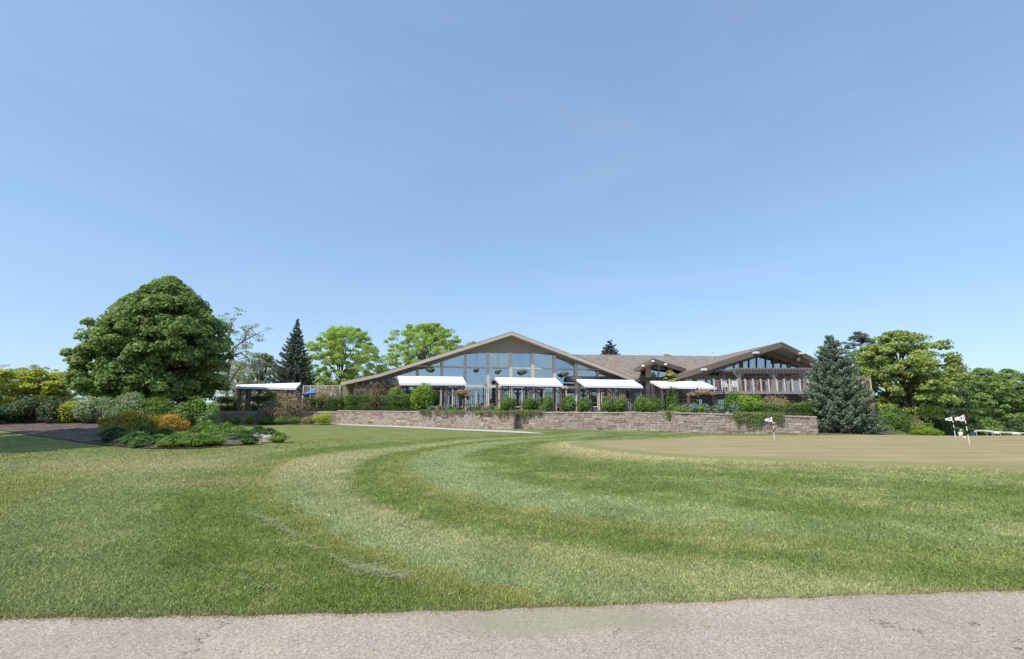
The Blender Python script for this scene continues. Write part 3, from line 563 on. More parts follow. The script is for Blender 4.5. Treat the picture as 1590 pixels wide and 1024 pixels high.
# ------------------------------------------------------------------ clubhouse
K = .1; Y0 = 44.
def Fc(u, v, t=0.): return pl(u, v, Y0+t, K)
Bk = Vector((-K, 1, 0)).normalized(); Rt = Vector((1, K, 0)).normalized()
house = empty('clubhouse', Fc(795, 637), 'long low clubhouse with tan glazed gables, brown shingle roofs and a raised deck', 'clubhouse')
PK = Fc(795, 515, -1.3); RL = [Fc(529, 593, -1.3), Fc(589, 580, -1.3)]; RRt = Fc(986, 588, -1.3)
def roofpart(name, front, depth, thick=.16, mat_='shingle', parent=house):
    mb = MB(); 
    for a, b_ in zip(front[:-1], front[1:]): mb.slab([b_, a, a+Bk*depth, b_+Bk*depth], (0, 0, -thick))
    return mb.build(name, M[mat_], parent)
up = Vector((0, 0, .0))
roofpart('roof', [RL[0], RL[1], PK, RRt], 19, .12)
roofpart('soffit', [p+Vector((0, 0, -.2))+Bk*.1 for p in (RL[0]+Rt*.1, RL[1], PK, RRt-Rt*.1)], 18.5, .06, 'soffit')
mb = MB(); fr = [p-Bk*.02 for p in (RL[0], RL[1], PK, RRt)]
for a, b_ in zip(fr[:-1], fr[1:]): mb.slab([a+Vector((0, 0, -.35)), b_+Vector((0, 0, -.35)), b_+Vector((0, 0, -.045)), a+Vector((0, 0, -.045))], Bk*.09)
mb.build('fascia', M['trim'], house)
def topy(u): return float(np.interp(u, [530, 589, 646, 686, 760, 795, 888.5, 960, 986], [593, 580, 562.4, 548.5, 526, 515, 550, 576, 588]))
def gtop(u): return max(548. if u < 795 else 548.+(u-795)*.022, topy(u)+12.2)
bar1 = lambda u: 570.5+.020*(u-727); bar2 = lambda u: 599.8+.011*(u-723)
cols = [609, 646, 684.5, 721, 757, 793, 827.5, 862, 895.7, 930, 962]
# boarded gable, polygon between the roof and the top of the glass
us = [862, 828, 795, 757, 721]
mb = MB(); fp = [Fc(u, gtop(u)) for u in (722, 862)]
mb.slab([Fc(722, 548.2), Fc(862, 549.6), Fc(862, 544.5), Fc(795, 520), Fc(722, 542)], Bk*.12); mb.build('gable_boards', M['boards'], house)
mb = MB()   # rake boards above sloping glass
for a, b_ in ((609, 646), (646, 722)): mb.slab([Fc(a, topy(a)+12.6), Fc(b_, topy(b_)+12.6), Fc(b_, topy(b_)+5), Fc(a, topy(a)+5)], Bk*.12)
mb.build('gable_trim', M['siding'], house); mb = MB()
for a, b_ in ((862, 962),): mb.slab([Fc(a, topy(a)+12.6), Fc(b_, topy(b_)+12.6), Fc(b_, topy(b_)+5), Fc(a, topy(a)+5)], Bk*.12)
mb.build('gable_trim', M['siding'], house); mb = MB(); mb.slab([Fc(532, 640), Fc(609, 640), Fc(609, 581), Fc(589, 585), Fc(532, 598)], Bk*.12)
mb.build('wall', M['siding'], house); mb = MB(); mb.slab([Fc(962, 640), Fc(986, 640), Fc(986, 593), Fc(962, 582)], Bk*.12)
mb.build('wall', M['siding'], house)
# frame members
mb = MB()
for i, u in enumerate(cols):
    wd = .30 if 3 <= i <= 8 else .20
    t = Fc(u, gtop(u)); bt = Fc(u, 640); mb = MB(); mb.beam(Vector((bt.x, bt.y, TZ))-Bk*.03, Vector((bt.x, bt.y, t.z))-Bk*.03, wd, .22, Bk); mb.build('mullion', M['mull'], house)
mb = MB()
mb.beam(Fc(645, bar1(645))-Bk*.02, Fc(931, bar1(931))-Bk*.02, .16, .14); mb.build('crossbar', M['mull'], house)
mb = MB(); mb.beam(Fc(609, bar2(609))-Bk*.06, Fc(962, bar2(962))-Bk*.06, .22, .26); mb.build('crossbar', M['mull'], house)
for i in range(len(cols)-1):
    a, b_ = cols[i], cols[i+1]; e = 2.2
    for top_, bot in ((None, bar1), (bar1, bar2), (bar2, None)):
        ta = (gtop(a), gtop(b_)) if top_ is None else (top_(a), top_(b_)); ba = (638.5, 638.5) if bot is None else (bot(a), bot(b_))
        if top_ is None and (ta[0] > ba[0] or ta[1] > ba[1]):
            if ta[0] > ba[0] and ta[1] > ba[1]: continue
            if ta[0] > ba[0]: q = [Fc(b_-1, ba[1]), Fc(b_-1, ta[1]), Fc(a+8, ba[0])]
            else: q = [Fc(a+1, ba[0]), Fc(b_-8, ba[1]), Fc(a+1, ta[0])]
        else:
            if top_ is bar1: ta = (max(ta[0], gtop(a)), max(ta[1], gtop(b_)))
            q = [Fc(a+.5, ba[0]), Fc(b_-.5, ba[1]), Fc(b_-.5, ta[1]), Fc(a+.5, ta[0])]
        random.seed(i*7+(3 if top_ is None else 5)); jt = [random.uniform(-.05, .05), random.uniform(-.05, .05)]; q = [p+Bk*(.06+(jt[k_ % 2] if k_ > 1 else 0)) for k_, p in enumerate(q)]; q = q if len(q) == 3 else [q[0], q[1], q[2], q[3]+(q[1]-q[0]).normalized()*0]
        if len(q) == 4: q[3] = q[3]-Bk*((q[3]-q[0]).dot(Bk)-(q[2]-q[1]).dot(Bk))
        w_ = MB(); w_.slab(q, Bk*.012); pane = w_.build('window', M['glass'], house)
        if bot is None and 1 <= i <= 8:
            m_ = (a+b_)/2; p = Fc(m_, 638); qf = MB(); qf.beam(Vector((p.x, p.y, TZ))-Bk*.01, Fc(m_, bar2(m_)+1.5)-Bk*.01, .13, .12, Bk); qf.build('mullion', M['mull'], pane); qf = MB()
            sl = Fc(a, 632); s2 = Fc(b_, 632); qf.beam(sl-Bk*.0, s2-Bk*.0, .1, .10); qf.build('sill', M['mull'], pane)
# hall interior
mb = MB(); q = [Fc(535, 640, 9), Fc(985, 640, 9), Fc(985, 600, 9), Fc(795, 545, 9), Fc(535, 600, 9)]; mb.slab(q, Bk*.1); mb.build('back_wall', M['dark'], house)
mb = MB()
for u in np.arange(640, 960, 26): mb.beam(Fc(u, topy(u)+11, .5), Fc(u, topy(u)+11, .5)+Bk*12, .14, .26)
mb.build('ceiling_beam', M['inwood'], house)
mb = MB(); mb.slab([Fc(535, 640, .3), Fc(985, 640, .3), Fc(985, 640, .3)+Bk*9, Fc(535, 640, .3)+Bk*9], (0, 0, .04)); mb.build('floor', M['inwood'], house)
# cross roof behind, with its wall
r0 = Fc(860, 548.5, 10); r1 = Fc(1125, 555.2, 10); e0 = Fc(880, 588, -.6); e1 = Fc(1120, 590, -.6); e0.z = e1.z = Fc(986, 588, -.6).z; r0.z = r1.z = Fc(1000, 552, 10).z
mb = MB(); mb.slab([e0, e1, r1, r0], (0, 0, -.14)); mb.build('roof', M['shingle'], house)
mb = MB(); mb.slab([r0, r1, r1+Bk*9-Vector((0, 0, 3)), r0+Bk*9-Vector((0, 0, 3))], (0, 0, -.14)); mb.build('roof', M['shingle'], house)
mb = MB(); mb.beam(e0-Vector((0, 0, .16))-Bk*.03, e1-Vector((0, 0, .16))-Bk*.03, .06, .26); mb.build('fascia', M['brown'], house)
mb = MB()
wp = [(986, 1004), (1040, 1108)]
mb.slab([Fc(986, 640, .4), Fc(1108, 640, .4), Fc(1108, 588, .4), Fc(986, 588, .4)], Bk*.12); mb.build('wall', M['siding'], house)
for a, b_, t, bt in ((996, 1004, 594, 603), (934, 950, 606, 634), (955, 981, 606, 620), (983, 996, 603, 620), (1028, 1040, 600, 636), (1060, 1078, 598, 612)):
    tt = .35 if a > 980 else -.1; mb = MB(); mb.slab([Fc(a, bt, tt), Fc(b_, bt, tt), Fc(b_, t, tt), Fc(a, t, tt)], Bk*.02); wn = mb.build('window', M['glass'], house)
    mb = MB(); 
    for p, q in ((Fc(a, bt, tt), Fc(a, t, tt)), (Fc(b_, bt, tt), Fc(b_, t, tt)), (Fc(a, t, tt), Fc(b_, t, tt)), (Fc(a, bt, tt), Fc(b_, bt, tt))): mb.beam(p-Bk*.02, q-Bk*.02, .09, .07, Bk if abs(p.x-q.x) < .05 else (0, 0, 1))
    mb.build('frame', M['mull'], wn)
for a in (946, 968):   # brick piers
    p = Fc(a, 638, -.25); mb = MB(); mb.box((p.x, p.y, TZ+1.2), (.5, .3, 2.4), math.atan(K), .5)
    mb.build('pier', M['redwood'], house)
# entrance dormer with a projecting pointed roof
dP = at(1013.6, 557.3, 42.2); dL = at(985, 572.7, 43.8); dR = at(1064, 572.9, 44.2); dI = at(1024, 562.5, 46.4); dir_ = (dI-dP); dir_.z = 0; dir_.normalize()
mb = MB(); th_ = Vector((0, 0, -.30))
dB = dP+dir_*9; dBL = dL+dir_*4.5; dBR = dR+dir_*4.5
mb.slab([dL, dP, dB, dBL], th_*.35); mb.slab([dP, dR, dBR, dB], th_*.35); mb.build('roof', M['shingle'], house)
mb = MB(); mb.slab([dL+th_*.5, dP+th_*.5, dB+th_*.5, dBL+th_*.5], (0, 0, -.05)); mb.slab([dP+th_*.5, dR+th_*.5, dBR+th_*.5, dB+th_*.5], (0, 0, -.05)); mb.build('soffit', M['soffit'], house)
mb = MB()
for a, b_ in ((dL, dP), (dP, dR)):
    n_ = Vector(((b_-a).y, -(b_-a).x, 0)).normalized()*.08; mb.slab([a+Vector((0, 0, -.40)), b_+Vector((0, 0, -.40)), b_+Vector((0, 0, .02)), a+Vector((0, 0, .02))], n_)
mb.build('fascia', M['brown'], house)
for u, v in ((1013.8, 561.2), (998.5, 568.5), (1033.5, 566)):
    t_ = (u-985)/28.6 if u < 1014 else (u-1013.6)/50; p = at(u, v, (43.8-1.6*t_ if u < 1014 else 42.2+2*t_)-.12); mb = MB(); mb.box(p, (.24, .5, .15), math.atan(-.3)); mb.build('beam_end', M['white'], house)
for p in ((1003.5, 1009.5), (1039, 1044)):
    mb = MB(); mb.slab([at(p[0], 640, 45.), at(p[1], 640, 45.), at(p[1], 571 if p[0] < 1010 else 566, 45.), at(p[0], 571 if p[0] < 1010 else 566, 45.)], (0, .35, 0)); mb.build('pier', M['trim'], house)
mb = MB(); mb.slab([at(1009.5, 589, 45.3), at(1039, 589, 45.3), at(1039, 577, 45.3), at(1022, 565, 45.3), at(1009.5, 575, 45.3)], (0, .02, 0)); wn = mb.build('window', M['glass'], house)
mb = MB()
mb.beam(at(1009.5, 589, 45.2), at(1039, 589, 45.2), .1, .1)
for u in (1009.8, 1023, 1038.7): mb.beam(at(u, 590, 45.25), at(u, 567, 45.25), .09, .13, (0, 1, 0))
mb.build('frame', M['mull'], wn)
mb = MB(); mb.slab([at(1009.5, 600, 45.28), at(1039, 600, 45.28), at(1039, 589, 45.28), at(1009.5, 589, 45.28)], (0, .1, 0)); mb.build('wall', M['trim'], house)
# right wing: low gable over a glazed front
def Rw(u, v, t=0.): return pl(u, v, 42.5+t, .1)
rP = Rw(1213, 531.5, -2.9); rL = Rw(1047, 583.5, -1.2); rR = Rw(1306, 577, -.6); RB = Vector((0, 1, 0))
mb = MB(); mb.slab([rL, rP, rP+RB*13.5, rL+RB*14], (0, 0, -.12)); mb.slab([rP, rR, rR+RB*13, rP+RB*13.5], (0, 0, -.12)); mb.build('roof', M['shingle'], house)
mb = MB(); o_ = Vector((0, .1, -.24)); mb.slab([rL+o_, rP+o_, rP+o_+RB*13, rL+o_+RB*13], (0, 0, -.06)); mb.slab([rP+o_, rR+o_, rR+o_+RB*13, rP+o_+RB*13], (0, 0, -.06)); mb.build('soffit', M['soffit'], house)
mb = MB()
for a, b_ in ((rL, rP), (rP, rR)): mb.slab([a+Vector((0, -.06, -.50)), b_+Vector((0, -.06, -.50)), b_+Vector((0, -.06, .02)), a+Vector((0, -.06, .02))], (0, .1, 0))
mb.build('fascia', M['brown'], house)
for u, v in ((1093, 574), (1173.5, 548), (1243.5, 549)):
    a, b_ = (rL, rP) if u < 1213 else (rP, rR); q0, q1 = (1047, 1213) if u < 1213 else (1213, 1306); t_ = (u-q0)/(q1-q0); Yd = a.y+(b_.y-a.y)*t_-.3
    mb = MB(); mb.box(at(u, v, Yd), (.34, .55, .17)); mb.build('beam_end', M['white'], house)
mb = MB(); mb.beam(Rw(1188, 541, -.1)+Vector((0, -2.2, 0)), Rw(1188, 541, -.1)+RB*3, .25, .34); mb.beam(Rw(1240, 558, -2)+Vector((0, 0, 0)), Rw(1236, 560, 2), .25, .3); mb.build('roof_beam', M['soffit'], house)
# glazed gable
ap = (1189, 551); lb = (1092, 583); rb = (1262, 583)
def gy_(u): return np.interp(u, [1092, 1189, 1262], [583, 550.5, 578])
ms = [1092, 1110, 1125, 1140, 1151, 1163, 1175, 1189, 1201, 1213, 1225, 1238, 1250, 1262]
for a, b_ in zip(ms[:-1], ms[1:]):
    w_ = MB(); pts_ = [Rw(a+.2, 583.6), Rw(b_-.2, 583.6), Rw(b_-.2, gy_(b_)), Rw(a+.2, gy_(a))] if a > 1092 else [Rw(a, 583.6), Rw(b_-.2, 583.6), Rw(b_-.2, gy_(b_))]
    w_.slab(pts_, (0, .02, 0)); w_.build('window', M['glass'], house)
mb = MB()
for u in ms[1:-1]:
    wd = .34 if u in (1151, 1225) else .09
    mb = MB(); mb.beam(Rw(u, 584, -.04), Rw(u, gy_(u)-1, -.04), wd, .1, (0, 1, 0)); mb.build('mullion', M['brown'], house)
mb = MB(); mb.slab([Rw(1092, 584), Rw(1189, 551.5), Rw(1189, 541), Rw(1060, 584)], (0, .12, 0)); mb.build('wall', M['siding'], house); mb = MB(); mb.slab([Rw(1189, 551.5), Rw(1262, 579), Rw(1262, 565), Rw(1189, 541)], (0, .12, 0)); mb.build('wall', M['siding'], house)
mb = MB(); mb.slab([Rw(1060, 589.5), Rw(1352, 592), Rw(1352, 584), Rw(1060, 583.2)], (0, .2, 0)); mb.build('lintel', M['siding'], house)
mb = MB(); mb.slab([Rw(1262, 583.5), Rw(1300, 583.5), Rw(1300, 577), Rw(1262, 566)], (0, .12, 0)); mb.build('wall', M['siding'], house)
ds = list(np.arange(1064, 1352, 16.5))
for i, (a, b_) in enumerate(zip(ds[:-1], ds[1:])):
    w_ = MB(); w_.slab([Rw(a, 610, .1), Rw(b_, 610, .1), Rw(b_, 589, .1), Rw(a, 589, .1)], (0, .02, 0)); wn = w_.build('window', M['glass'], house)
    f_ = MB(); f_.beam(Rw(a, 610, .06), Rw(a, 589, .06), .22 if i % 3 == 0 else .12, .1, (0, 1, 0)); f_.build('frame', M['siding'] if i % 3 else M['mull'], wn)
mb = MB(); mb.slab([Rw(1066, 612, 5), Rw(1350, 612, 5), Rw(1350, 570, 5), Rw(1189, 556, 5), Rw(1066, 583, 5)], (0, .1, 0)); mb.build('back_wall', M['dark'], house)
dz = at(1180, 608.3, 38.9).z
mb = MB(); a = Rw(1060, 609, 0); b_ = Rw(1352, 609, 0); mb.slab([(a.x, a.y, dz-.25), (b_.x, b_.y, dz-.25), (b_.x, b_.y+6, dz-.25), (a.x, a.y+6, dz-.25)], (0, 0, .2)); mb.build('floor', M['redwood'], house)
mb = MB(); mb.slab([(a.x, a.y+.2, -1.5), (b_.x, b_.y+.2, -1.5), (b_.x, b_.y+.2, dz-.26), (a.x, a.y+.2, dz-.26)], (0, .2, 0)); mb.build('wall', M['siding'], house)
for u0, u1 in ((1080, 1092), (1112, 1124), (1140, 1150), (1262, 1280)):
    w_ = MB(); w_.slab([Rw(u0, 640, .12), Rw(u1, 640, .12), Rw(u1, 617, .12), Rw(u0, 617, .12)], (0, .02, 0)); w_.build('window', M['glass'], house)
# deck
DY = 39.; dx0 = at(1108, 608, DY).x; dx1 = at(1356, 611, DY).x
mb = MB(); mb.slab([(dx0, DY, dz-.12), (dx1, DY, dz-.12), (dx1, 45.6, dz-.12), (dx0, 43.6, dz-.12)], (0, 0, .1)); mb.build('deck_floor', M['greytimber'], house)
mb = MB(); mb.box(((dx0+dx1)/2, DY-.03, dz-.09), (dx1-dx0+.1, .1, .22)); mb.build('deck_rim', M['greytimber'], house)
mb = MB(); mb.box(((dx0+dx1)/2, DY+.4, dz-.42), (dx1-dx0-.2, .14, .36)); mb.build('deck_beam', M['darktimber'], house)
npst = 21
for i in range(npst):
    x = dx0+.1+(dx1-dx0-.2)*i/(npst-1); mb = MB(); mb.box((x, DY+.05, dz+.5), (.085, .085, 1.06)); mb.box((x, DY+.05, dz+1.05), (.12, .12, .05)); mb.build('railing_post', M['mull'], house)
mb = MB(); mb.box(((dx0+dx1)/2, DY+.05, dz+.93), (dx1-dx0, .05, .06)); mb.box(((dx0+dx1)/2, DY+.05, dz+.1), (dx1-dx0, .05, .05))
x = dx0
while x < dx1: mb.box((x, DY+.05, dz+.5), (.018, .018, .84)); x += .11
mb.build('railing', M['redwood'], house)
for u in (1112, 1146, 1202, 1250, 1300):
    p = at(u, 640, DY+.5); mb = MB(); mb.box((p.x, p.y, (dz-.6+.0)/2-.0), (.28, .28, dz-.3+.9)); mb.build('deck_post', M['darktimber'], house)
# brick column and balcony end on the right
pc = at(1354.5, 660, 41.); gz = float(H(pc.x, pc.y))
mb = MB(); mb.beam((pc.x, pc.y, gz+.7), (pc.x-.0, pc.y, dz-.1), .42, .42, (0, 1, 0)); mb.build('column', M['redwood'], house)
mb = MB(); mb.box((pc.x, pc.y, gz+.35), (.62, .62, 1.1)); mb.box((pc.x, pc.y, gz+.93), (.72, .72, .09)); mb.build('column_base', M['block'], house)
mb = MB(); mb.box((pc.x-1.2, pc.y, dz-.25), (2.9, .5, .42)); mb.box((pc.x-1.0, pc.y, dz-.7), (.9, .4, .5)); mb.build('deck_beam', M['trim'], house)
# weather mast on the roof
pv = Fc(1106, 556, 9); mb = MB(); mb.tube([pv-Vector((0, 0, .4)), at(1106, 546, pv.y)], .03, 6); a = at(1106, 548, pv.y); mb.box(a, (.5, .06, .05)); mb.lathe((a.x, a.y, a.z), [(.05, 0), (.11, .06), (.11, .18), (.03, .24)], 8); mb.box((a.x, a.y, a.z-.25), (.2, .1, .2)); mb.build('vent_mast', M['white'], house)

# baskets hanging outside, before the gable glass
for k, (u, v, wpx, lb_) in enumerate(((667, 573.5, 13, 'pale hanging basket hanging before the leftmost tall window'), (739.5, 574, 8, 'small faint hanging basket before the glass, second from the left'), (774, 576.5, 9, 'dark hanging basket left of the middle post of the gable glass'),
        (812, 577.5, 14, 'dark hanging basket just right of the middle post of the gable glass'), (877, 580.5, 13, 'largest dark hanging basket, rightmost before the gable glass'))):
    p = Fc(u, v, -.7); r_ = wpx/2*p.y/F; root = empty('hanging_basket', (p.x, p.y, p.z), lb_, 'hanging basket', 'hanging baskets before the glazed gable')
    mb = MB(); mb.lathe((p.x, p.y, p.z-r_*.62), [(.04, 0), (r_*.55, .06), (r_*.9, r_*.4), (r_, r_*.75), (r_*.95, r_*.8)], 14); mb.build('bowl', M['timber'] if k else M['greytimber'], root)
    mb = MB(); zt = Fc(u, topy(u)+9, -.7).z; mb.tube([(p.x, p.y, p.z), (p.x, p.y, zt)], .006, 5); mb.build('chain', M['iron'], root)
    pb = np.random.default_rng(k); d_ = unit(pb.normal(size=(260, 3))); P_ = np.array([p.x, p.y, p.z])+d_*np.array([r_*1.05, r_*.9, r_*.7])*pb.uniform(.5, 1.1, (260, 1)); leaves('foliage', P_, d_, np.full(260, .07), .5+.3*pb.random(260), M['grey' if k < 2 else 'wood'], root, 1.4, rng=pb)

# ------------------------------------------------------------------ canvas canopies on timber frames
def canopy(label, fl, fr_, bl, br_, cloth=True, tF=-5.4, tB=-2.8, posts=(0., .5, 1.), zb=TZ, frameY=None, name='canvas_canopy'):
    if frameY: P_ = lambda q, t: at(q[0], q[1], frameY+(0 if t == tF else 2.6)+K*(q[0]-795)/F*frameY*.4)
    else: P_ = lambda q, t: Fc(q[0], q[1], t)
    a, b_, c, d = P_(fl, tF), P_(fr_, tF), P_(br_, tB), P_(bl, tB)
    root = empty(name, ((a.x+b_.x)/2, (a.y+d.y)/2, zb), label, 'canopy', 'timber canopies on the terrace')
    if cloth:
        vs, fs = [], []; nx, ny = 24, 6
        for j in range(ny+1):
            for i in range(nx+1):
                p = a.lerp(b_, i/nx).lerp(d.lerp(c, i/nx), j/ny); sag = -.05*math.sin(i/nx*math.pi*6)**2*math.sin(math.pi*j/ny); vs.append(p+Vector((0, 0, sag+.02)))
        fs = [(j*(nx+1)+i, j*(nx+1)+i+1, (j+1)*(nx+1)+i+1, (j+1)*(nx+1)+i) for j in range(ny) for i in range(nx)]
        mb = MB(); n0 = len(vs); mb.add(vs+[p+Vector((0, 0, .03)) for p in vs], [tuple(reversed(f)) for f in fs]+[tuple(i+n0 for i in f) for f in fs]); mb.build('canvas', M['canvas'], root)
        mb = MB(); ed = [(d, a, 10), (a, b_, 30), (b_, c, 12)]
        for p, q, n_ in ed:
            for i in range(n_):
                p0 = p.lerp(q, i/n_); p1 = p.lerp(q, (i+1)/n_); pm = p.lerp(q, (i+.5)/n_); o1 = Vector((0, 0, .04)); o2 = Vector((0, 0, -.10)); o3 = Vector((0, 0, -.145)); n_v = Vector(((q-p).y, -(q-p).x, 0)).normalized()*.012
                mb.slab([p0+o1, p0+o2, p0.lerp(p1, .25)+o3*.88, pm+o3, p0.lerp(p1, .75)+o3*.88, p1+o2, p1+o1], n_v)
        mb.build('valance', M['canvas'], root)
    lo = Vector((0, 0, -.14)); rail = MB(); rail.beam(a.lerp(b_, .02)+lo+Bk*.25, a.lerp(b_, .98)+lo+Bk*.25, .1, .16); rail.beam(d.lerp(c, .02)+lo-Bk*.2, d.lerp(c, .98)+lo-Bk*.2, .1, .16)
    rail.build('beam', M['darktimber'], root)
    for t in np.linspace(.04, .96, 7): 
        rail = MB(); rail.beam(a.lerp(b_, t)+lo*.6+Bk*.1, d.lerp(c, t)+lo*.6-Bk*.1, .06, .12); rail.build('rafter', M['darktimber'], root)
    for t in posts:
        for q0, q1, ins in ((a, b_, .25), (d, c, -.2)):
            p = q0.lerp(q1, .03+.94*t)+Bk*ins; mb = MB(); mb.box((p.x, p.y, (p.z-.2+zb)/2), (.2, .2, p.z-.2-zb), math.atan(K))
            if ins > 0:
                for sg in (-1, 1):
                    if (t == 0 and sg < 0) or (t == 1 and sg > 0): continue
                    e = p+Rt*sg*.6; mb.beam((p.x, p.y, p.z-.8), (e.x, e.y, p.z-.22), .08, .1)
            mb.build('post', M['timber'], root)
    return root
canopy('white canvas canopy far left, standing behind the dark hedge', (369, 601.5), (459.5, 603.6), (367, 598.5), (467, 595.4), frameY=42, tF=0, tB=1, posts=(0., .18, 1.), name='canvas_canopy')
canopy('bare dark timber frame with its canvas taken off, left of the gable', (549, 599), (622, 596), (553, 594), (618, 586.5), cloth=False, tF=-3.0, tB=-.9, posts=(0., 1.), name='timber_pergola')
canopy('white canvas canopy over the tall round shrub at the left of the gable', (621, 596.3), (723.5, 596.6), (617.5, 585), (718, 586.2), posts=(0., .72, 1.))
canopy('white canvas canopy in front of the middle of the gable', (777, 597.2), (874, 598.8), (768.5, 587), (863, 588.4))
canopy('white canvas canopy in front of the right corner of the gable', (909, 599.7), (998.5, 601), (895, 590), (983, 591.2))
canopy('rightmost white canvas canopy in front of the pointed entrance roof', (1027, 601.3), (1112.5, 602.8), (1009.5, 592.6), (1091, 593.4))

# ------------------------------------------------------------------ iron fence along the terrace edge
fr0 = Fc(664, 640, -7.4); fr1 = Fc(1126, 640, -8.6); fr0.z = fr1.z = TZ
fence = empty('iron_fence', fr0.lerp(fr1, .5), 'black iron picket fence along the terrace edge behind the round shrubs', 'fence'); Lf = (fr1-fr0).length; df = (fr1-fr0).normalized(); nP = 11
FH = 1.80
for i in range(nP+1):
    p = fr0.lerp(fr1, i/nP); mb = MB(); mb.box((p.x, p.y, TZ+FH/2+.03), (.075, .075, FH+.1), math.atan2(df.y, df.x)); mb.lathe((p.x, p.y, TZ+FH+.08), [(.05, 0), (.055, .04), (.02, .09)], 8); mb.build('post', M['iron'], fence)
for i in range(nP):
    a = fr0.lerp(fr1, i/nP); b_ = fr0.lerp(fr1, (i+1)/nP); mb = MB()
    for z in (.12, FH-.22, FH-.05): mb.beam(a+Vector((0, 0, z)), b_+Vector((0, 0, z)), .03, .035)
    n_ = 13
    for k in range(1, n_): p = a.lerp(b_, k/n_); mb.box((p.x, p.y, TZ+FH/2+.02), (.028, .028, FH-.02))
    mb.build('panel', M['iron'], fence)
# low timber fence at the far left of the terrace
a = at(471, 606.5, 46); b_ = at(528, 606.5, 46); a.z = b_.z = TZ; wf = empty('timber_fence', a.lerp(b_, .5), 'pale timber slat railing behind the blue umbrella', 'fence'); zt = at(500, 598.6, 46).z
for i in range(6): p = a.lerp(b_, i/5); mb = MB(); mb.box((p.x, p.y, (TZ+zt)/2), (.1, .1, zt-TZ)); mb.build('post', M['mull'], wf)
mb = MB(); mb.beam(Vector((a.x, a.y, zt-.05)), Vector((b_.x, b_.y, zt-.05)), .06, .1)
for i in range(34): p = a.lerp(b_, (i+.5)/34); mb.box((p.x, p.y, zt-.45), (.035, .035, .8))
mb.build('slat_panel', M['trim'], wf)

# deck pergola
py = 40.6; pz = at(1200, 577, py).z
perg = empty('pergola', (at(1200, 609, py).x, py, dz), 'weathered grey slatted pergola standing on the raised deck', 'pergola')
for u in (1149, 1202, 1250, 1296):
    x = at(u, 600, py).x; mb = MB(); mb.box((x, py, (dz+pz)/2-.1), (.22, .22, pz-dz-.1))
    mb.beam((x, py, pz-.65), (x+.45, py, pz-.15), .08, .1); mb.beam((x, py, pz-.65), (x-.45, py, pz-.15), .08, .1); mb.build('post', M['greytimber'], perg)
    mb = MB(); mb.box((x, 43.6, (dz+pz)/2), (.18, .18, pz-dz)); mb.build('post', M['greytimber'], perg)
xa = at(1140, 580, py).x; xb = at(1306, 580, py).x
for yy in (py-.12, py+.14): mb = MB(); mb.box(((xa+xb)/2, yy, pz-.06), (xb-xa, .05, .26)); mb.build('beam', M['timber'], perg)
mb = MB(); mb.box(((xa+xb)/2, 43.6, pz-.06), (xb-xa, .06, .26)); mb.build('beam', M['timber'], perg)
nr = 34
for i in range(nr):
    x = xa+.1+(xb-xa-.2)*i/(nr-1); mb = MB(); mb.box((x, (py-.6+44.2)/2, pz+.14), (.05, 44.2-py+.6, .16)); mb.build('rafter', M['timber'], perg)
for i in range(7):
    mb = MB(); mb.box(((xa+xb)/2, py-.45+i*.65, pz+.25), (xb-xa+.4, .05, .05)); mb.build('slat', M['greytimber'], perg)

# ------------------------------------------------------------------ terrace and deck furniture
def chair_mesh(root, x, y, z, rz, m_, s=1.):
    co, si = math.cos(rz), math.sin(rz)
    def T(p): return (x+(p[0]*co-p[1]*si)*s, y+(p[0]*si+p[1]*co)*s, z+p[2]*s)
    mb = MB(); mb.hexa([T((a, b_, c)) for c in (.42, .46) for a, b_ in ((-.24, -.24), (.24, -.24), (.24, .24), (-.24, .24))]); mb.build('seat', m_, root)
    mb = MB()
    for k in range(5): mb.beam(T((-.2+.1*k, .24, .46)), T((-.2+.1*k, .34, .92)), .05, .02)
    mb.beam(T((-.25, .35, .95)), T((.25, .35, .95)), .05, .08); mb.build('backrest', m_, root)
    for sx in (-1, 1):
        for sy in (-1, 1): mb = MB(); mb.beam(T((sx*.22, sy*.22, .0)), T((sx*.22, sy*.22, .44)), .035, .035, (0, 1, 0)); mb.build('leg', m_, root)
        mb = MB(); mb.beam(T((sx*.25, -.22, .66)), T((sx*.25, .3, .66)), .05, .03); mb.beam(T((sx*.25, -.2, .44)), T((sx*.25, -.2, .66)), .03, .03, (0, 1, 0)); mb.build('armrest', m_, root)
def chair(label, u, v, Y, z, rz, m_, grp):
    p = at(u, v, Y); r_ = empty('patio_chair', (p.x, Y, z), label, 'chair', grp); chair_mesh(r_, p.x, Y, z, rz, m_)
chair('white armchair on the deck, left one of the two behind the railing', 1130, 600, 40.0, dz, .4, M['white'], 'white chairs on the raised deck')
chair('white armchair on the deck beside the first pergola post', 1141, 600, 40.1, dz, -.5, M['white'], 'white chairs on the raised deck')
def table(label, u, Y, m_, r_=.55):
    p = at(u, 630, Y); root = empty('patio_table', (p.x, Y, TZ), label, 'table', 'patio tables behind the iron fence')
    mb = MB(); mb.lathe((p.x, Y, TZ+.70), [(r_*.96, 0), (r_, .015), (r_, .04), (r_*.97, .05)], 18); mb.build('tabletop', m_, root)
    mb = MB(); mb.lathe((p.x, Y, TZ), [(.28, 0), (.26, .04), (.05, .08), (.04, .7)], 10); mb.build('pedestal', M['iron'], root)
for k, (u, lb_) in enumerate(((748, 'reddish round table behind the fence near the orange stemmed tree'), (842, 'reddish round table behind the fence, between the second and third round shrubs'), (920, 'reddish round table behind the fence, between the fourth and fifth round shrubs'))):
    table(lb_, u, 38.2, M['redwood'])
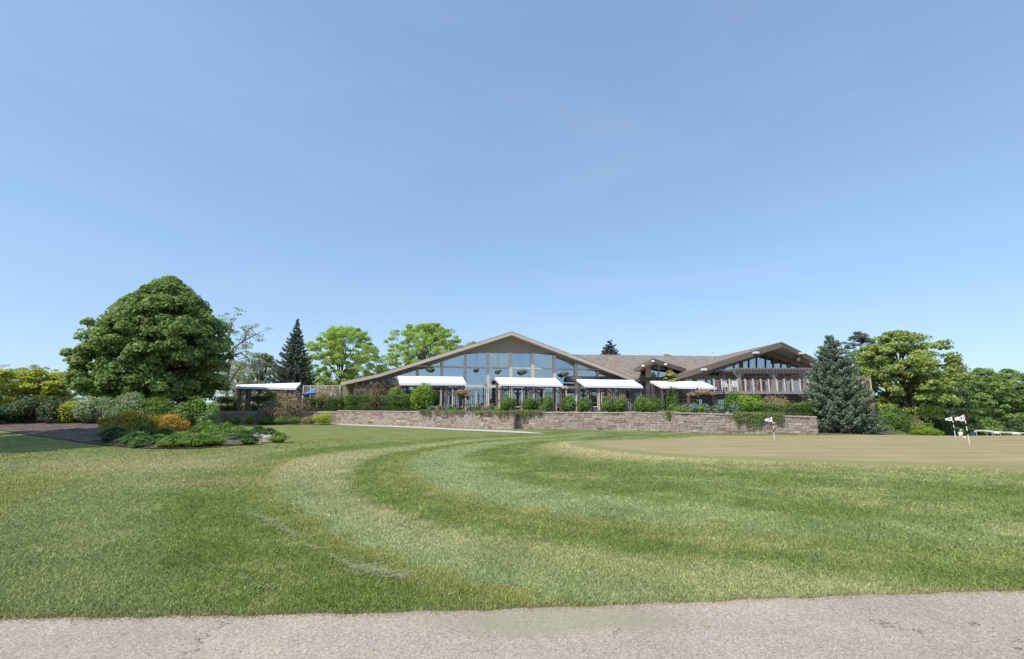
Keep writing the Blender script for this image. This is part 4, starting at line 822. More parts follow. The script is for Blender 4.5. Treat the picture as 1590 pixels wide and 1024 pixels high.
for k, (u, rz, lb_) in enumerate(((727, 1.4, 'reddish chair left of the table nearest the orange stemmed tree'), (768, -1.4, 'reddish chair right of the table nearest the orange stemmed tree'), (812, 1.5, 'reddish chair behind the fence post beside the second round shrub'), (866, -1.5, 'reddish chair behind the gap after the third round shrub'), (970, .4, 'reddish chair at the foot of the white handrail'))):
    chair(lb_, u, 630, 38.2, TZ, rz, M['redwood'], 'reddish chairs behind the iron fence')
# white handrail and little stair at the entrance
p0 = at(966, 614, 41.5); hr = empty('stair_handrail', (at(975, 640, 41.5).x, 41.5, TZ), 'white sloping stair handrail behind the iron fence', 'handrail'); a = at(966, 616, 41.5); b_ = at(985, 633, 41.5)
mb = MB(); mb.beam(a, b_, .07, .09); mb.beam(a+Vector((0, 0, -.45)), b_+Vector((0, 0, -.45)), .04, .05); mb.build('rail', M['white'], hr)
for t in (0, .5, 1): p = a.lerp(b_, t); mb = MB(); mb.box((p.x, p.y, (p.z+TZ)/2), (.06, .06, p.z-TZ)); mb.build('post', M['white'], hr)
stt = at(1060, 612, 42.6); st = empty('timber_steps', (stt.x, 42.6, TZ), 'pale timber steps under the right end of the rightmost canopy', 'steps')
for i in range(5): mb = MB(); mb.box((stt.x, 41.6+i*.35, TZ+.35*(i+1)), (2.0, .34, .07)); mb.build('tread', M['trim'], st)
for s_ in (-1, 1): mb = MB(); mb.beam((stt.x+s_*1.02, 41.3, TZ+.12), (stt.x+s_*1.02, 43.2, TZ+1.85), .06, .25); mb.build('stringer', M['timber'], st)
# blue umbrella
p = at(482, 607, 43.5); um = empty('patio_umbrella', (p.x, 43.5, TZ), 'blue patio umbrella tilted above the bronze bushes', 'umbrella'); zc = at(482, 611, 43.5).z; mb = MB(); ring = []
tip = Vector((p.x+.15, 43.5, zc+.36)); n_ = 8
vs = [tip]+[Vector((p.x+.85*math.cos(k*6.2832/n_), 43.5+.85*math.sin(k*6.2832/n_), zc-.05+.14*math.cos(k*6.2832/n_))) for k in range(n_)]
vs += [q-Vector((0, 0, .03)) for q in vs]; mb.add(vs, [(0, 1+k, 1+(k+1) % n_) for k in range(n_)]+[(9, 10+(k+1) % n_, 10+k) for k in range(n_)]+[(1+k, 10+k, 10+(k+1) % n_, 1+(k+1) % n_) for k in range(n_)]); mb.build('umbrella_cloth', M['blue'], um)
mb = MB(); mb.tube([(p.x, 43.5, TZ), (p.x, 43.5, zc+.1), tip+Vector((0, 0, .08))], .025, 6); mb.build('pole', M['white'], um)
#PART3
# ------------------------------------------------------------------ practice flags
def flag(label, bu, bv, tv, lean, z_=None, Yd=None):
    b_ = at(bu, bv, Yd) if Yd else G(bu, bv); b_.z = float(H(b_.x, b_.y))+.02; h = at(bu, tv, b_.y).z-b_.z; root = empty('practice_flag', b_, label, 'flag', 'white flags on the putting green')
    T = lambda t, dx=0, dz_=0: Vector((b_.x-lean*t+dx, b_.y, b_.z+h*t+dz_))
    for k, (t0, t1, m_) in enumerate(((0, .34, 'white'), (.34, .46, 'black'), (.46, .60, 'white'), (.60, .70, 'black'), (.70, .80, 'white'), (.80, 1.0, 'red'))):
        mb = MB(); mb.tube([T(t0), T(t1)], .013, 8); mb.build('pole', M[m_], root)
    vs = []; nx, nz = 10, 5; hh = .20*h; ww = .31*h
    for i in range(nx+1):
        for j in range(nz+1):
            f = i/nx; top_ = 1-.62*f**1.2; bot_ = -.02*f; q = j/nz; vs.append(T(.99, -ww*f-.012, -hh+hh*(bot_+(top_-bot_)*q)-.02*math.sin(f*5))+Vector((0, .03*math.sin(f*7)*f, 0)))
    fs = [(i*(nz+1)+j, (i+1)*(nz+1)+j, (i+1)*(nz+1)+j+1, i*(nz+1)+j+1) for i in range(nx) for j in range(nz)]; n0 = len(vs)
    mb = MB(); mb.add(vs+[p+Vector((0, .004, 0)) for p in vs], fs+[tuple(reversed([a+n0 for a in f])) for f in fs]); fo = mb.build('flag_cloth', M['wflag'], root, True)
    mb = MB()
    for fx, fz, r_ in ((.36, .42, .026), (.36, .42, -.014)):
        q = T(.99, -ww*fx, -hh+hh*fz)+Vector((0, .03*math.sin(fx*7)*fx-.006-(.003 if r_ < 0 else 0), 0)); rr = abs(r_)*h
        mb.add([q+Vector((rr*math.cos(k*.5236), 0, rr*math.sin(k*.5236)*1.15)) for k in range(12)]+[q+Vector((rr*math.cos(k*.5236), .003, rr*math.sin(k*.5236)*1.15)) for k in range(12)], [tuple(range(12)), tuple(range(23, 11, -1))]+[(k, k+12, (k+1) % 12+12, (k+1) % 12) for k in range(12)])
    mb.build('emblem', M['navy'], fo)
    mb = MB(); mb.lathe((b_.x, b_.y, b_.z-.01), [(.054, 0), (.054, .012), (.04, .013)], 14); mb.build('cup', M['black'], root)
flag('white flag in front of the ivy hanging on the block wall', 1202.5, 684.5, 647, .0)
flag('farther and smaller of the two white flags near the right edge', 1484, 681, 646.5, .015)
flag('nearest and tallest white flag, with a striped pole, at the right edge', 1506, 692.5, 643.5, .03)

# ------------------------------------------------------------------ person beyond the green
def skinned(name, pts, edges, m_, parent, lv=2):
    o = root_of(parent); me = bpy.data.meshes.new(name); me.from_pydata([(p[0]-o.x, p[1]-o.y, p[2]-o.z) for p in pts], edges, []); ob = link(name, me, m_, parent)
    sk_ = ob.modifiers.new('skin', 'SKIN'); me.skin_vertices.new() if not me.skin_vertices else None
    for v_, p in zip(me.skin_vertices[0].data, pts): v_.radius = (p[3], p[3])
    me.skin_vertices[0].data[0].use_root = True
    ss = ob.modifiers.new('sub', 'SUBSURF'); ss.levels = lv; ss.render_levels = lv; return ob
pp = at(1490, 667.6, 43.); hz = float(H(pp.x, pp.y)); top_ = pp.z; sc = (top_-hz)/1.72; x, y = pp.x, 43.
per = empty('person', (x, y, hz), 'person in a white shirt and pale cap walking beyond the putting green', 'person')
def Q(a, b_, c, r): return (x+a*sc, y+b_*sc, hz+c*sc, r*sc)
body = [Q(0, 0, .95, .15), Q(.02, 0, 1.15, .135), Q(.05, 0, 1.38, .15), Q(.07, 0, 1.50, .06), Q(.09, 0, 1.60, .095), Q(.09, 0, 1.68, .07),
        Q(-.02, -.10, .88, .10), Q(.10, -.10, .48, .065), Q(.02, -.10, .08, .045), Q(.16, -.12, .03, .04), Q(-.02, .10, .88, .10), Q(-.12, .1, .48, .065), Q(-.26, .1, .10, .045), Q(-.14, .1, .04, .04),
        Q(.05, -.20, 1.40, .065), Q(-.04, -.25, 1.12, .045), Q(.08, -.25, .90, .032), Q(.13, -.25, .83, .03), Q(.05, .20, 1.40, .065), Q(.10, .25, 1.12, .045), Q(.24, .24, .95, .032), Q(.29, .24, .90, .03)]
ed = [(0, 1), (1, 2), (2, 3), (3, 4), (4, 5), (0, 6), (6, 7), (7, 8), (8, 9), (0, 10), (10, 11), (11, 12), (12, 13), (2, 14), (14, 15), (15, 16), (16, 17), (2, 18), (18, 19), (19, 20), (20, 21)]
skinned('body', body, ed, M['skin'], per)
skinned('shirt', [Q(0, 0, .93, .175), Q(.02, 0, 1.15, .16), Q(.05, 0, 1.37, .175), Q(.07, 0, 1.46, .085), Q(.05, -.20, 1.40, .085), Q(-.03, -.24, 1.18, .07), Q(.05, .20, 1.40, .085), Q(.09, .24, 1.18, .07)], [(0, 1), (1, 2), (2, 3), (2, 4), (4, 5), (2, 6), (6, 7)], M['wflag'], per)
skinned('trousers', [Q(0, 0, .95, .165), Q(-.02, -.10, .88, .12), Q(.10, -.10, .48, .085), Q(.02, -.10, .10, .07), Q(-.02, .10, .88, .12), Q(-.12, .1, .48, .085), Q(-.26, .1, .12, .07)], [(0, 1), (1, 2), (2, 3), (0, 4), (4, 5), (5, 6)], M['khaki'], per)
mb = MB(); q = Q(.09, 0, 1.66, 0); mb.lathe(q[:3], [(.115*sc, -.02), (.12*sc, .03), (.10*sc, .08), (.02, .11)], 14); mb.box((q[0]+.14*sc, q[1], q[2]), (.12, .16, .015)); mb.build('cap', M['white'], per, True)
# small white bundle lying on the crest
p = G(1497.5, 681); mb = MB(); mb.lathe((p.x, p.y, float(H(p.x, p.y))+.02), [(.03, 0), (.06, .01), (.075, .03), (.06, .05), (.02, .055)], 12); tag(mb.build('towel_bundle', M['white']), 'small white bundle lying on the green beside the farther flag', 'towel')

# ------------------------------------------------------------------ golf carts parked in the dip
def cart(label, u, v, Yd, rz, seat='bluev', s=1.):
    p = at(u, v, Yd); gz_ = p.z-1.82; root = empty('golf_cart', (0, 0, 0), label, 'golf cart', 'golf carts parked beyond the putting green')
    mb = MB(); n1_ = 9
    for i in range(n1_):
        y0_ = -.95+1.75*i/n1_; y1_ = -.95+1.75*(i+1)/n1_; z0_ = 1.86-.16*abs(2*i/n1_-1)**4; z1_ = 1.86-.16*abs(2*(i+1)/n1_-1)**4; mb.add([(sx_*.58, yy_, zz_+o_) for yy_, zz_ in ((y0_, z0_), (y1_, z1_)) for sx_ in (-1, 1) for o_ in (-.13, 0)], [(0, 2, 6, 4), (1, 5, 7, 3), (0, 4, 5, 1), (2, 3, 7, 6), (0, 1, 3, 2), (4, 6, 7, 5)])
    mb.build('roof', M['beige'], root)
    mb = MB(); mb.slab([(-.58, -1.2, .32), (.58, -1.2, .32), (.58, 1.15, .32), (-.58, 1.15, .32)], (0, 0, .12)); mb.slab([(-.56, -1.22, .44), (.56, -1.22, .44), (.56, -.62, .44), (-.56, -.62, .44)], (0, .0, .34)); mb.slab([(-.56, .15, .44), (.56, .15, .44), (.56, 1.15, .44), (-.56, 1.15, .44)], (0, 0, .28)); mb.build('body', M['beige'], root)
    for sx in (-1, 1):
        mb = MB(); mb.beam((sx*.52, -.72, .7), (sx*.52, -.85, 1.8), .04, .04, (0, 1, 0)); mb.build('roof_post', M['beige'], root)
        mb = MB(); mb.beam((sx*.52, .55, .7), (sx*.52, .62, 1.82), .04, .04, (0, 1, 0)); mb.build('roof_post', M['beige'], root)
        for sy in (-.82, .8):
            mb = MB(); mb.tube([(sx*.44, sy, .23), (sx*.60, sy, .23)], .23, 14); wh = mb.build('wheel', M['rubber'], root); mb = MB(); mb.tube([(sx*.59, sy, .23), (sx*.615, sy, .23)], .11, 10); mb.build('rim', M['white'], wh)
    mb = MB(); mb.slab([(-.5, .12, .72), (.5, .12, .72), (.5, .58, .72), (-.5, .58, .72)], (0, 0, .10)); mb.build('seat', M[seat], root)
    mb = MB(); mb.slab([(-.5, .52, .82), (.5, .52, .82), (.5, .62, 1.30), (-.5, .62, 1.30)], (0, .1, 0)); mb.build('backrest', M[seat], root)
    mb = MB(); mb.slab([(-.5, .75, .72), (.5, .75, .72), (.5, 1.12, .72), (-.5, 1.12, .72)], (0, 0, .75)); mb.build('bag_cover', M[seat], root)
    mb = MB(); mb.tube([(-.25, -.55, .8), (-.25, -.30, 1.05)], .02, 6); mb.tube([(-.25+.17*math.cos(k*.6283), -.30-.06*math.sin(k*.6283), 1.05+.16*math.sin(k*.6283)) for k in range(11)], .015, 5); mb.build('steering_wheel', M['black'], root)
    root.location = (p.x, Yd, gz_); root.rotation_euler = (0, 0, rz); return root
cart('pale golf cart with a blue back, leftmost of the parked row', 1526, 668.6, 60, .75)
cart('pale golf cart half hidden behind the blue one', 1544, 670.3, 63, -.3, 'black')
cart('pale golf cart standing alone in the middle of the row', 1566, 671.3, 61.5, .1, 'black')
cart('pale golf cart cut by the right edge of the picture', 1593, 672.2, 62, .1, 'black')

# ------------------------------------------------------------------ trees
def gz_at(u, Y): x = at(u, 640, Y).x; return x, float(H(x, Y))
def tree_at(u, Y, vt, **k):
    x, z = gz_at(u, Y); return (x, Y, z), at(u, vt, Y).z
b_, t_ = tree_at(240, 35, 433)
broadleaf('maple_tree', 'large dense dark green maple with a pointed dome crown at the left', 'tree', b_, t_, 5.0, [(0, .76), (.12, .96), (.32, 1.0), (.55, .91), (.74, .67), (.87, .42), (.95, .23), (1, .06)], 'maple', ncl=720, per=230, leaf=.175, seed=3, trunk_r=.36, crown0=.115, rc=(.42, .85), inner=.36, limbs=50, lobes=.045, flat=.95, spiky=.06)
b_, t_ = tree_at(527, 60, 508)
broadleaf('locust_tree', 'bright green feathery tree behind the terrace, between the dark spruce and the clubhouse roof', 'tree', b_, t_, 6.0, [(0, .6), (.2, .9), (.5, 1.), (.75, .9), (.9, .65), (1, .3)], 'locust', ncl=480, per=110, leaf=.14, seed=11, trunk_r=.2, crown0=.04, rc=(.35, .8), inner=.42, lobes=.12, flat=.85, spiky=.12, limbs=50, group='feathery trees behind the clubhouse')
b_, t_ = tree_at(655, 66, 504)
broadleaf('locust_tree', 'bright green feathery tree rising over the left roof slope of the gable', 'tree', b_, t_, 6.2, [(0, .55), (.2, .85), (.5, 1.), (.75, .95), (.9, .75), (1, .4)], 'locust', ncl=460, per=110, leaf=.15, seed=12, trunk_r=.2, crown0=.2, rc=(.35, .8), inner=.42, lobes=.14, flat=.85, spiky=.14, limbs=50, group='feathery trees behind the clubhouse')
b_, t_ = tree_at(588, 74, 566)
broadleaf('small_tree', 'low dull green tree filling the gap between the two feathery trees', 'tree', b_, t_, 3.6, [(0, .8), (.4, 1), (.8, .7), (1, .2)], 'wood', ncl=70, per=110, leaf=.2, seed=13)
b_, t_ = tree_at(451, 52, 495)
conifer('spruce_tree', 'dark narrow spruce behind the left canopy', b_, t_, 2.95, 'dspruce', 21, rows=30, dens=.75, needle=.085, prof=[(0, .95), (.2, 1), (.4, .82), (.6, .55), (.8, .28), (.93, .1), (1, .02)])
b_, t_ = tree_at(400, 56, 548)
broadleaf('small_tree', 'pale loose tree between the maple and the dark spruce', 'tree', b_, t_, 3.6, [(0, .8), (.4, 1), (.8, .7), (1, .25)], 'airy', ncl=110, per=70, leaf=.15, seed=14, spiky=.15, limbs=40)
b_, t_ = tree_at(365, 66, 560)
broadleaf('small_tree', 'pale loose tree low behind the right edge of the maple', 'tree', b_, t_, 3.6, [(0, .8), (.4, 1), (.8, .7), (1, .25)], 'airy', ncl=80, per=60, leaf=.16, seed=15, spiky=.15, limbs=40)
# gnarled airy tree
def gnarled(name, label, u, Y, limbs_px, seed=0, leafmat='airy'):
    r_ = np.random.default_rng(seed); x, z = gz_at(u, Y); root = empty(name, (x, Y, z), label, 'tree'); mb = MB(); cl = []
    for L in limbs_px:
        pts_ = [at(a, b2, Y+d) for a, b2, d in L]; rr = list(np.linspace(.19, .03, len(pts_))); mb.tube(pts_, rr, 6)
        for i in range(len(pts_)-1):
            for q in range(5):
                p = pts_[i].lerp(pts_[i+1], r_.uniform(0, 1)); e = p+Vector(r_.normal(size=3))*.75+Vector((0, 0, .25)); mb.tube([p, p.lerp(e, .5)+Vector(r_.normal(size=3))*.12, e], [.035, .02, .008], 4)
                if i > 0: cl.append(e)
    cl = np.array([tuple(c) for c in cl]); P_, Nn, tn = clump_leaves(r_, cl, r_.uniform(.25, .6, len(cl)), 34, .6)
    leaves('crown', P_, Nn, r_.uniform(.7, 1.3, len(P_))*.11, tn, M[leafmat], root, 1.4, rng=r_); mb.build('trunk', M['barkl'], root)
gnarled('gnarled_tree', 'thin pale tree with bare crooked limbs to the right of the maple', 350, 52, [[(352, 645, 0), (352, 600, 0), (350, 570, 0), (345, 540, 0), (342, 515, .5), (338, 498, .5)], [(352, 590, 0), (358, 560, 0), (362, 541, 0), (378, 530, 0), (392, 522, 0), (401, 518, 0)],
    [(350, 570, 0), (362, 553, 0), (374, 548, 1), (385, 556, 1), (388, 568, 1)], [(345, 540, 0), (356, 520, 0), (360, 503, 0), (357, 496, 0)], [(352, 600, 0), (366, 578, -1), (376, 566, -1), (384, 574, -1)], [(378, 530, 0), (383, 517, .4), (380, 511, .4)]], 4)
for k, (u, Y, v, rr, lb_) in enumerate(((950, 75, 529, 1.9, 'dark conifer tip showing over the long brown roof'),)):
    b_, t_ = tree_at(u, Y, v); conifer('spruce_tree', lb_, b_, t_, 3.4, 'dspruce', 31, rows=24, dens=.6, needle=.12, prof=[(0, 1), (.5, .8), (.7, .6), (.85, .42), (.95, .2), (1, .03)])
b_, t_ = tree_at(1045, 80, 545.5)
broadleaf('small_tree', 'round green treetop barely showing over the long brown roof', 'tree', b_, t_, 3.6, [(0, .6), (.5, 1), (.8, .8), (1, .4)], 'wood', ncl=60, per=110, leaf=.22, seed=17)
# blue spruce
b_ = Vector((at(1302, 640, 27.6).x, 27.6, -.15)); t_ = at(1288, 521, 27.6).z
conifer('blue_spruce_tree', 'big silvery blue spruce at the right end of the block wall', b_, t_, 2.08, 'spruce', 41, rows=24, dens=1.5, needle=.05, trunk_r=.13, prof=[(0, .93), (.1, 1), (.3, .90), (.5, .72), (.7, .50), (.85, .32), (.94, .17), (1, .03)], droop=.13)
b_, t_ = tree_at(1350, 62, 508)
def pine(name, label, base, top, R, seed):
    r_ = np.random.default_rng(seed); x0, y0, z0 = base; Ht = top-z0; root = empty(name, base, label, 'conifer'); mb = MB(); mb.tube([(x0, y0, z0), (x0, y0, z0+Ht*.95)], [.25, .06], 7); cl = []
    for i in range(46):
        h = r_.uniform(.35, 1); th_ = r_.uniform(0, 6.28); L = R*(1.15-h)*1.3*r_.uniform(.6, 1.1)
        a = Vector((x0, y0, z0+Ht*h*.93)); e = a+Vector((math.cos(th_)*L, math.sin(th_)*L, .35*L)); mb.tube([a, e], [.05, .02], 4)
        for q in range(5): cl.append(tuple(a.lerp(e, r_.uniform(.45, 1.05))+Vector(r_.normal(size=3))*.15))
    cl = np.array(cl); rad = r_.uniform(.3, .5, len(cl)); P_, Nn, tn = clump_leaves(r_, cl, rad, 75, .7); T_ = P_-np.repeat(cl, 75, 0)
    leaves('needles', P_, Nn, r_.uniform(.7, 1.2, len(P_))*.06, tn, M['pine'], root, 5, T_, r_); mb.build('trunk', M['bark'], root)
pine('pine_tree', 'dark pine with open upswept branches behind the blue spruce', b_, t_, 4.0, 7)
b_, t_ = tree_at(1408, 47, 512)
broadleaf('oak_tree', 'tall spreading yellow-green tree right of the blue spruce', 'tree', b_, t_, 4.75, [(0, .62), (.15, .85), (.4, .98), (.62, 1.0), (.8, .78), (.93, .48), (1, .2)], 'oak', ncl=300, per=140, leaf=.17, seed=8, trunk_r=.28, crown0=.14, rc=(.45, .95), inner=.34, lobes=.16, flat=.6, spiky=.12, limbs=60)
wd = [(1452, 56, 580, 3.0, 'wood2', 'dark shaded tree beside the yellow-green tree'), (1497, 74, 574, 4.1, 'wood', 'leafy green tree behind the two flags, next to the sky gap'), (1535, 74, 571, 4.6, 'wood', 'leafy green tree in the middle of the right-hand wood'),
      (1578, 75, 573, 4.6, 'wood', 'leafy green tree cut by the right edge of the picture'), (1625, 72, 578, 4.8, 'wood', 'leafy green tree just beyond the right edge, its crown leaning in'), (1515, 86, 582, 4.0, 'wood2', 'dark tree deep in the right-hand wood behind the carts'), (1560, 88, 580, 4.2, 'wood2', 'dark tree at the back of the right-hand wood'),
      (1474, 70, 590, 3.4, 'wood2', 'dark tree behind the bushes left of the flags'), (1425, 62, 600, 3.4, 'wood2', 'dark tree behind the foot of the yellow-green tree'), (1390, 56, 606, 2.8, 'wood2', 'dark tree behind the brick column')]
for k, (u, Y, v, R, m_, lb_) in enumerate(wd):
    b_, t_ = tree_at(u, Y, v); broadleaf('woodland_tree', lb_, 'tree', b_, t_, R, [(0, .75), (.2, .95), (.5, 1.), (.75, .85), (.92, .5), (1, .2)], m_, ncl=130, per=120, leaf=.2, seed=60+k, trunk_r=.2, crown0=.03, rc=(.5, .95), inner=.3, group='trees of the wood at the right', lobes=.14, flat=.75, spiky=.10)
# trees outside the frame at the left whose shadow falls on the lawn
broadleaf('shade_tree', 'broad tree outside the left edge that shades the mulch bed', 'tree', (-27.3, 13.0, 0), 15.5, 6.6, [(0, .6), (.3, 1), (.6, .95), (.85, .6), (1, .2)], 'maple', ncl=240, per=100, leaf=.38, seed=91, crown0=.3, trunk_r=.35, rc=(.7, 1.2))
# yellow-green thicket at the far left
for k, (u, Y, v, R, m_, lb_) in enumerate(((15, 33, 572, 2.6, 'honey', 'yellow-green multi-stemmed small tree at the left edge'), (62, 34, 573, 2.2, 'honey', 'yellow-green multi-stemmed small tree nearest the maple'), (-45, 33, 578, 2.8, 'honey', 'yellow-green small tree just outside the left edge'),)):
    b_, t_ = tree_at(u, Y, v); broadleaf('ornamental_tree', lb_, 'tree', b_, t_, R, [(0, .5), (.25, .85), (.6, 1.), (.85, .85), (1, .5)], m_, ncl=95, per=100, leaf=.12, seed=80+k, trunk_r=.07, crown0=.2, rc=(.3, .6), inner=.4, limbs=60, spiky=.12, group='yellow-green trees at the left edge', bark='barkl', flat=.5)
for k, (u, Y, v, R, m_, lb_) in enumerate(((35, 48, 566, 2.6, 'airy', 'thin twiggy grey-green tree behind the thicket'), (95, 44, 590, 2.0, 'grey', 'soft grey-green bush-like tree left of the maple'), (-20, 50, 562, 2.6, 'airy', 'thin twiggy tree behind the left edge'),)):
    b_, t_ = tree_at(u, Y, v); broadleaf('thin_tree', lb_, 'tree', b_, t_, R, [(0, .8), (.5, 1), (1, .5)], m_, ncl=70, per=34, leaf=.12, seed=85+k, trunk_r=.07, crown0=.1, rc=(.25, .5), inner=.5, limbs=60, spiky=.2, bark='barkl')

# ------------------------------------------------------------------ bushes by pixel box: (x0, x1, ytop, ybase, Y, ground)
def bush(label, x0, x1, yt, yb, Y, m_, z=None, n=2600, leaf=.06, boxy=False, name='shrub', cat='shrub', group=None, seed=0, lumps=20, ry=None, elong=1.5, skew=0.):
    c = at((x0+x1)/2, yb, Y); hw = (x1-x0)/2*Y/F*.98; zb = (TZ if z == 'T' else float(H(c.x, Y)) if z is None else z); h = at((x0+x1)/2, yt, Y).z-zb
    return shrub(name, label, cat, (c.x, Y, zb), hw, ry or min(hw, 1.1), h, m_, n, leaf, seed, group, lumps, boxy, elong, skew=skew)
T_ = 'T'
bush('long clipped dark green yew hedge on top of the long block wall', 527, 646, 614.5, 641, 37.9, 'yew', T_, 26000, .055, True, 'hedge', 'hedge', 'clipped yew hedges', 1, ry=.6, skew=-.5)
bush('clipped yew hedge behind the bronze bush, left of the wall corner', 478, 530, 619, 641, 41.6, 'yew', T_, 11000, .06, True, 'hedge', 'hedge', 'clipped yew hedges', 2, ry=.6)
bush('darkest clipped yew hedge below the far left canopy', 336, 424, 617, 642, 42.6, 'yew', T_, 15000, .065, True, 'hedge', 'hedge', 'clipped yew hedges', 3, ry=.6)
bush('low fresh green yew hedge beside the blue spruce', 1176, 1266, 627, 648, 27.6, 'yewl', T_, 15000, .045, True, 'hedge', 'hedge', 'clipped yew hedges', 4, ry=.5)
bush('large bronze-tan bush in front of the left hedges', 404, 480, 608, 652, 39.9, 'bronze', None, 6500, .075, group='bronze-leaved bushes', seed=1)
bush('low bronze-green bush at the foot of the larger bronze one', 398, 450, 632, 657, 38.7, 'bronze', None, 4000, .07, group='bronze-leaved bushes', seed=2)
bush('bronze bush beside the blue umbrella', 486, 532, 602, 625, 42.6, 'bronze', T_, 3200, .08, group='bronze-leaved bushes', seed=3)
bush('bronze-tan bush showing above the long yew hedge', 552, 606, 597.5, 622, 41., 'bronze', T_, 4500, .075, group='bronze-leaved bushes', seed=4)
bush('olive bronze bush under the far left canopy', 398, 442, 605, 625, 43.6, 'honey', T_, 3500, .07, seed=4)
bush('light green bush at the left end of the long yew hedge top', 534, 562, 603, 622, 42.5, 'bright', T_, 2400, .08, seed=5)
bush('light green bush between the bronze bush and the tall round shrub', 604, 642, 599.5, 622, 38.6, 'bright', T_, 3600, .08, seed=6)
bush('tall rounded lime-topped shrub at the right end of the yew hedge', 637, 676, 597.5, 641, 35.6, 'bright', T_, 7000, .08, seed=7, lumps=20)
rs = [(775, 800, 615, 'smallest ball shrub left of the row, close to the dark wall recess', 6), (810, 835, 617, 'ball shrub second from the left in the row on the middle wall', 0), (836, 860, 615, 'ball shrub third from the left in the row on the middle wall', 0), (869, 895, 617, 'ball shrub below the gap between the second and third canopies from the right', 0),
      (896, 917, 619, 'ball shrub to the right of the pale gap post, fifth in the row', 0), (933, 958, 617.5, 'left half of the first joined pair of ball shrubs', 0), (951, 975, 617, 'right half of the first joined pair of ball shrubs', 0), (985, 1011, 617.5, 'left half of the joined pair of ball shrubs nearest the pink wall corner', 0), (1004, 1030, 616, 'right half of the joined pair of ball shrubs nearest the pink wall corner', 0)]
for k, (a, c, t, lb_, _) in enumerate(rs): bush(lb_, a, c, t, 640.6, 33.2-.35*k, 'round', T_, 3000, .06, group='ball shrubs along the middle wall', seed=20+k, name='ball_shrub')
bush('left one of the two bright green shrubs next to the deck', 1126, 1158, 610.5, 641, 29.6, 'round', T_, 6000, .06, seed=31)
bush('right lime-green one of the two shrubs next to the deck', 1149, 1187, 611.5, 642, 28.8, 'bright', T_, 7500, .055, seed=32)
bush('dull bronze-green bush behind the fresh yew hedge', 1180, 1228, 614, 634, 31., 'bronze', T_, 3600, .055, seed=33)
# stemmed trees with orange foliage
for u, x0, x1, t, Y, lb_ in ((720, 701, 740, 604.5, 34.2, 'small orange-leaved tree on a bare stem in front of the iron fence'), (1092, 1070, 1113, 604, 31.5, 'small orange-leaved tree on a bare stem under the rightmost canopy')):
    c = at(u, 640, Y); root = empty('stemmed_tree', (c.x, Y, TZ), lb_, 'small tree', 'orange-leaved stemmed trees'); r_ = np.random.default_rng(int(u)); w_ = (x1-x0)/2*Y/F; zt = at(u, t, Y).z
    mb = MB(); fk = Vector((c.x, Y, TZ+(zt-TZ)*.55)); mb.tube([(c.x+.05, Y, TZ-.05), (c.x-.03, Y, TZ+.4), fk], [.055, .045, .04], 7); cl = []
    for i in range(16):
        a = r_.uniform(0, 6.28); q = r_.uniform(.2, 1); e = Vector((c.x+math.cos(a)*w_*.85*q, Y+math.sin(a)*w_*.8*q, zt-.18-.25*q*q)); mb.tube([fk, fk.lerp(e, .5)+Vector((0, 0, .12)), e], [.028, .018, .006], 5); cl.append(tuple(e)); cl.append(tuple(fk.lerp(e, .75)+Vector((0, 0, .05))))
    cl = np.array(cl); P_, Nn, tn = clump_leaves(r_, cl, r_.uniform(.16, .28, len(cl)), 70, .8); leaves('crown', P_, Nn, r_.uniform(.7, 1.3, len(P_))*.06, tn+.15, M['bronze'], root, 1.4, rng=r_); mb.build('trunk', M['bark'], root)
c_ = at(1043, 640, 42.6); broadleaf('ornamental_tree', 'small airy tree growing before the entrance roof, above the canopy edge', 'small tree', (c_.x, 42.6, TZ), at(1043, 574, 42.6).z, .75, [(0, .5), (.4, 1), (.8, .8), (1, .3)], 'honey', ncl=34, per=45, leaf=.07, seed=35, trunk_r=.04, crown0=.3, rc=(.18, .32), inner=.5, limbs=24, spiky=.2)
bush('dark green climber bush beside the pale canopy post', 1036, 1056, 603, 640, 37.2, 'round', T_, 2600, .07, seed=36)
# grey-green tufts and low plants along the fence
tf = [(668, 'lav'), (682, 'bronze'), (696, 'lav'), (707, 'round'), (733, 'lav'), (741, 'lav'), (751, 'bronze'), (762, 'lav'), (773, 'bright'), (1044, 'round'), (1052, 'bright'), (1062, 'lav'), (1067, 'bright'), (1078, 'lav'), (1086, 'bright'), (1098, 'lav'), (1112, 'lav'), (1119, 'lav'), (1137, 'lav'), (1146, 'lav')]
wh_ = {'lav': 'grey-green tuft plant', 'bronze': 'low bronze plant', 'round': 'low dark green plant', 'bright': 'low lime-green plant'}
pos_ = ['directly right of the tall lime-topped shrub', 'among the tufts left of the orange stemmed tree', 'second tuft left of the orange stemmed tree', 'close on the left of the left orange stem', 'close on the right of the left orange stem', 'behind the ivy over the long wall', 'between two grey-green tufts on the long wall', 'near the end of the long wall', 'left of the smallest ball shrub',
        'at the right foot of the last ball shrub', 'above the pink wall corner', 'just right of the pink wall corner', 'between tufts right of the pink corner', 'left of the right orange stem, by the canopy post', 'at the left foot of the right orange stem', 'at the right foot of the right orange stem', 'left of the corner post of the canopy', 'right of the corner post of the canopy', 'in front of the left bright shrub', 'between the two bright shrubs']
for k, ((u, m_), ps) in enumerate(zip(tf, pos_)):
    Y = float(np.interp(u, [660, 800, 1050, 1150], [35.0, 32.6, 29.4, 28.2])); h = 11 if m_ == 'lav' else 8
    bush(f'{wh_[m_]} {ps}', u-6.5, u+6.5, 640.5-h-(k*7 % 4), 641, Y, m_, T_, 700, .05, name='low_plant', cat='plant', group='low plants along the terrace edge', seed=50+k, elong=2.6)
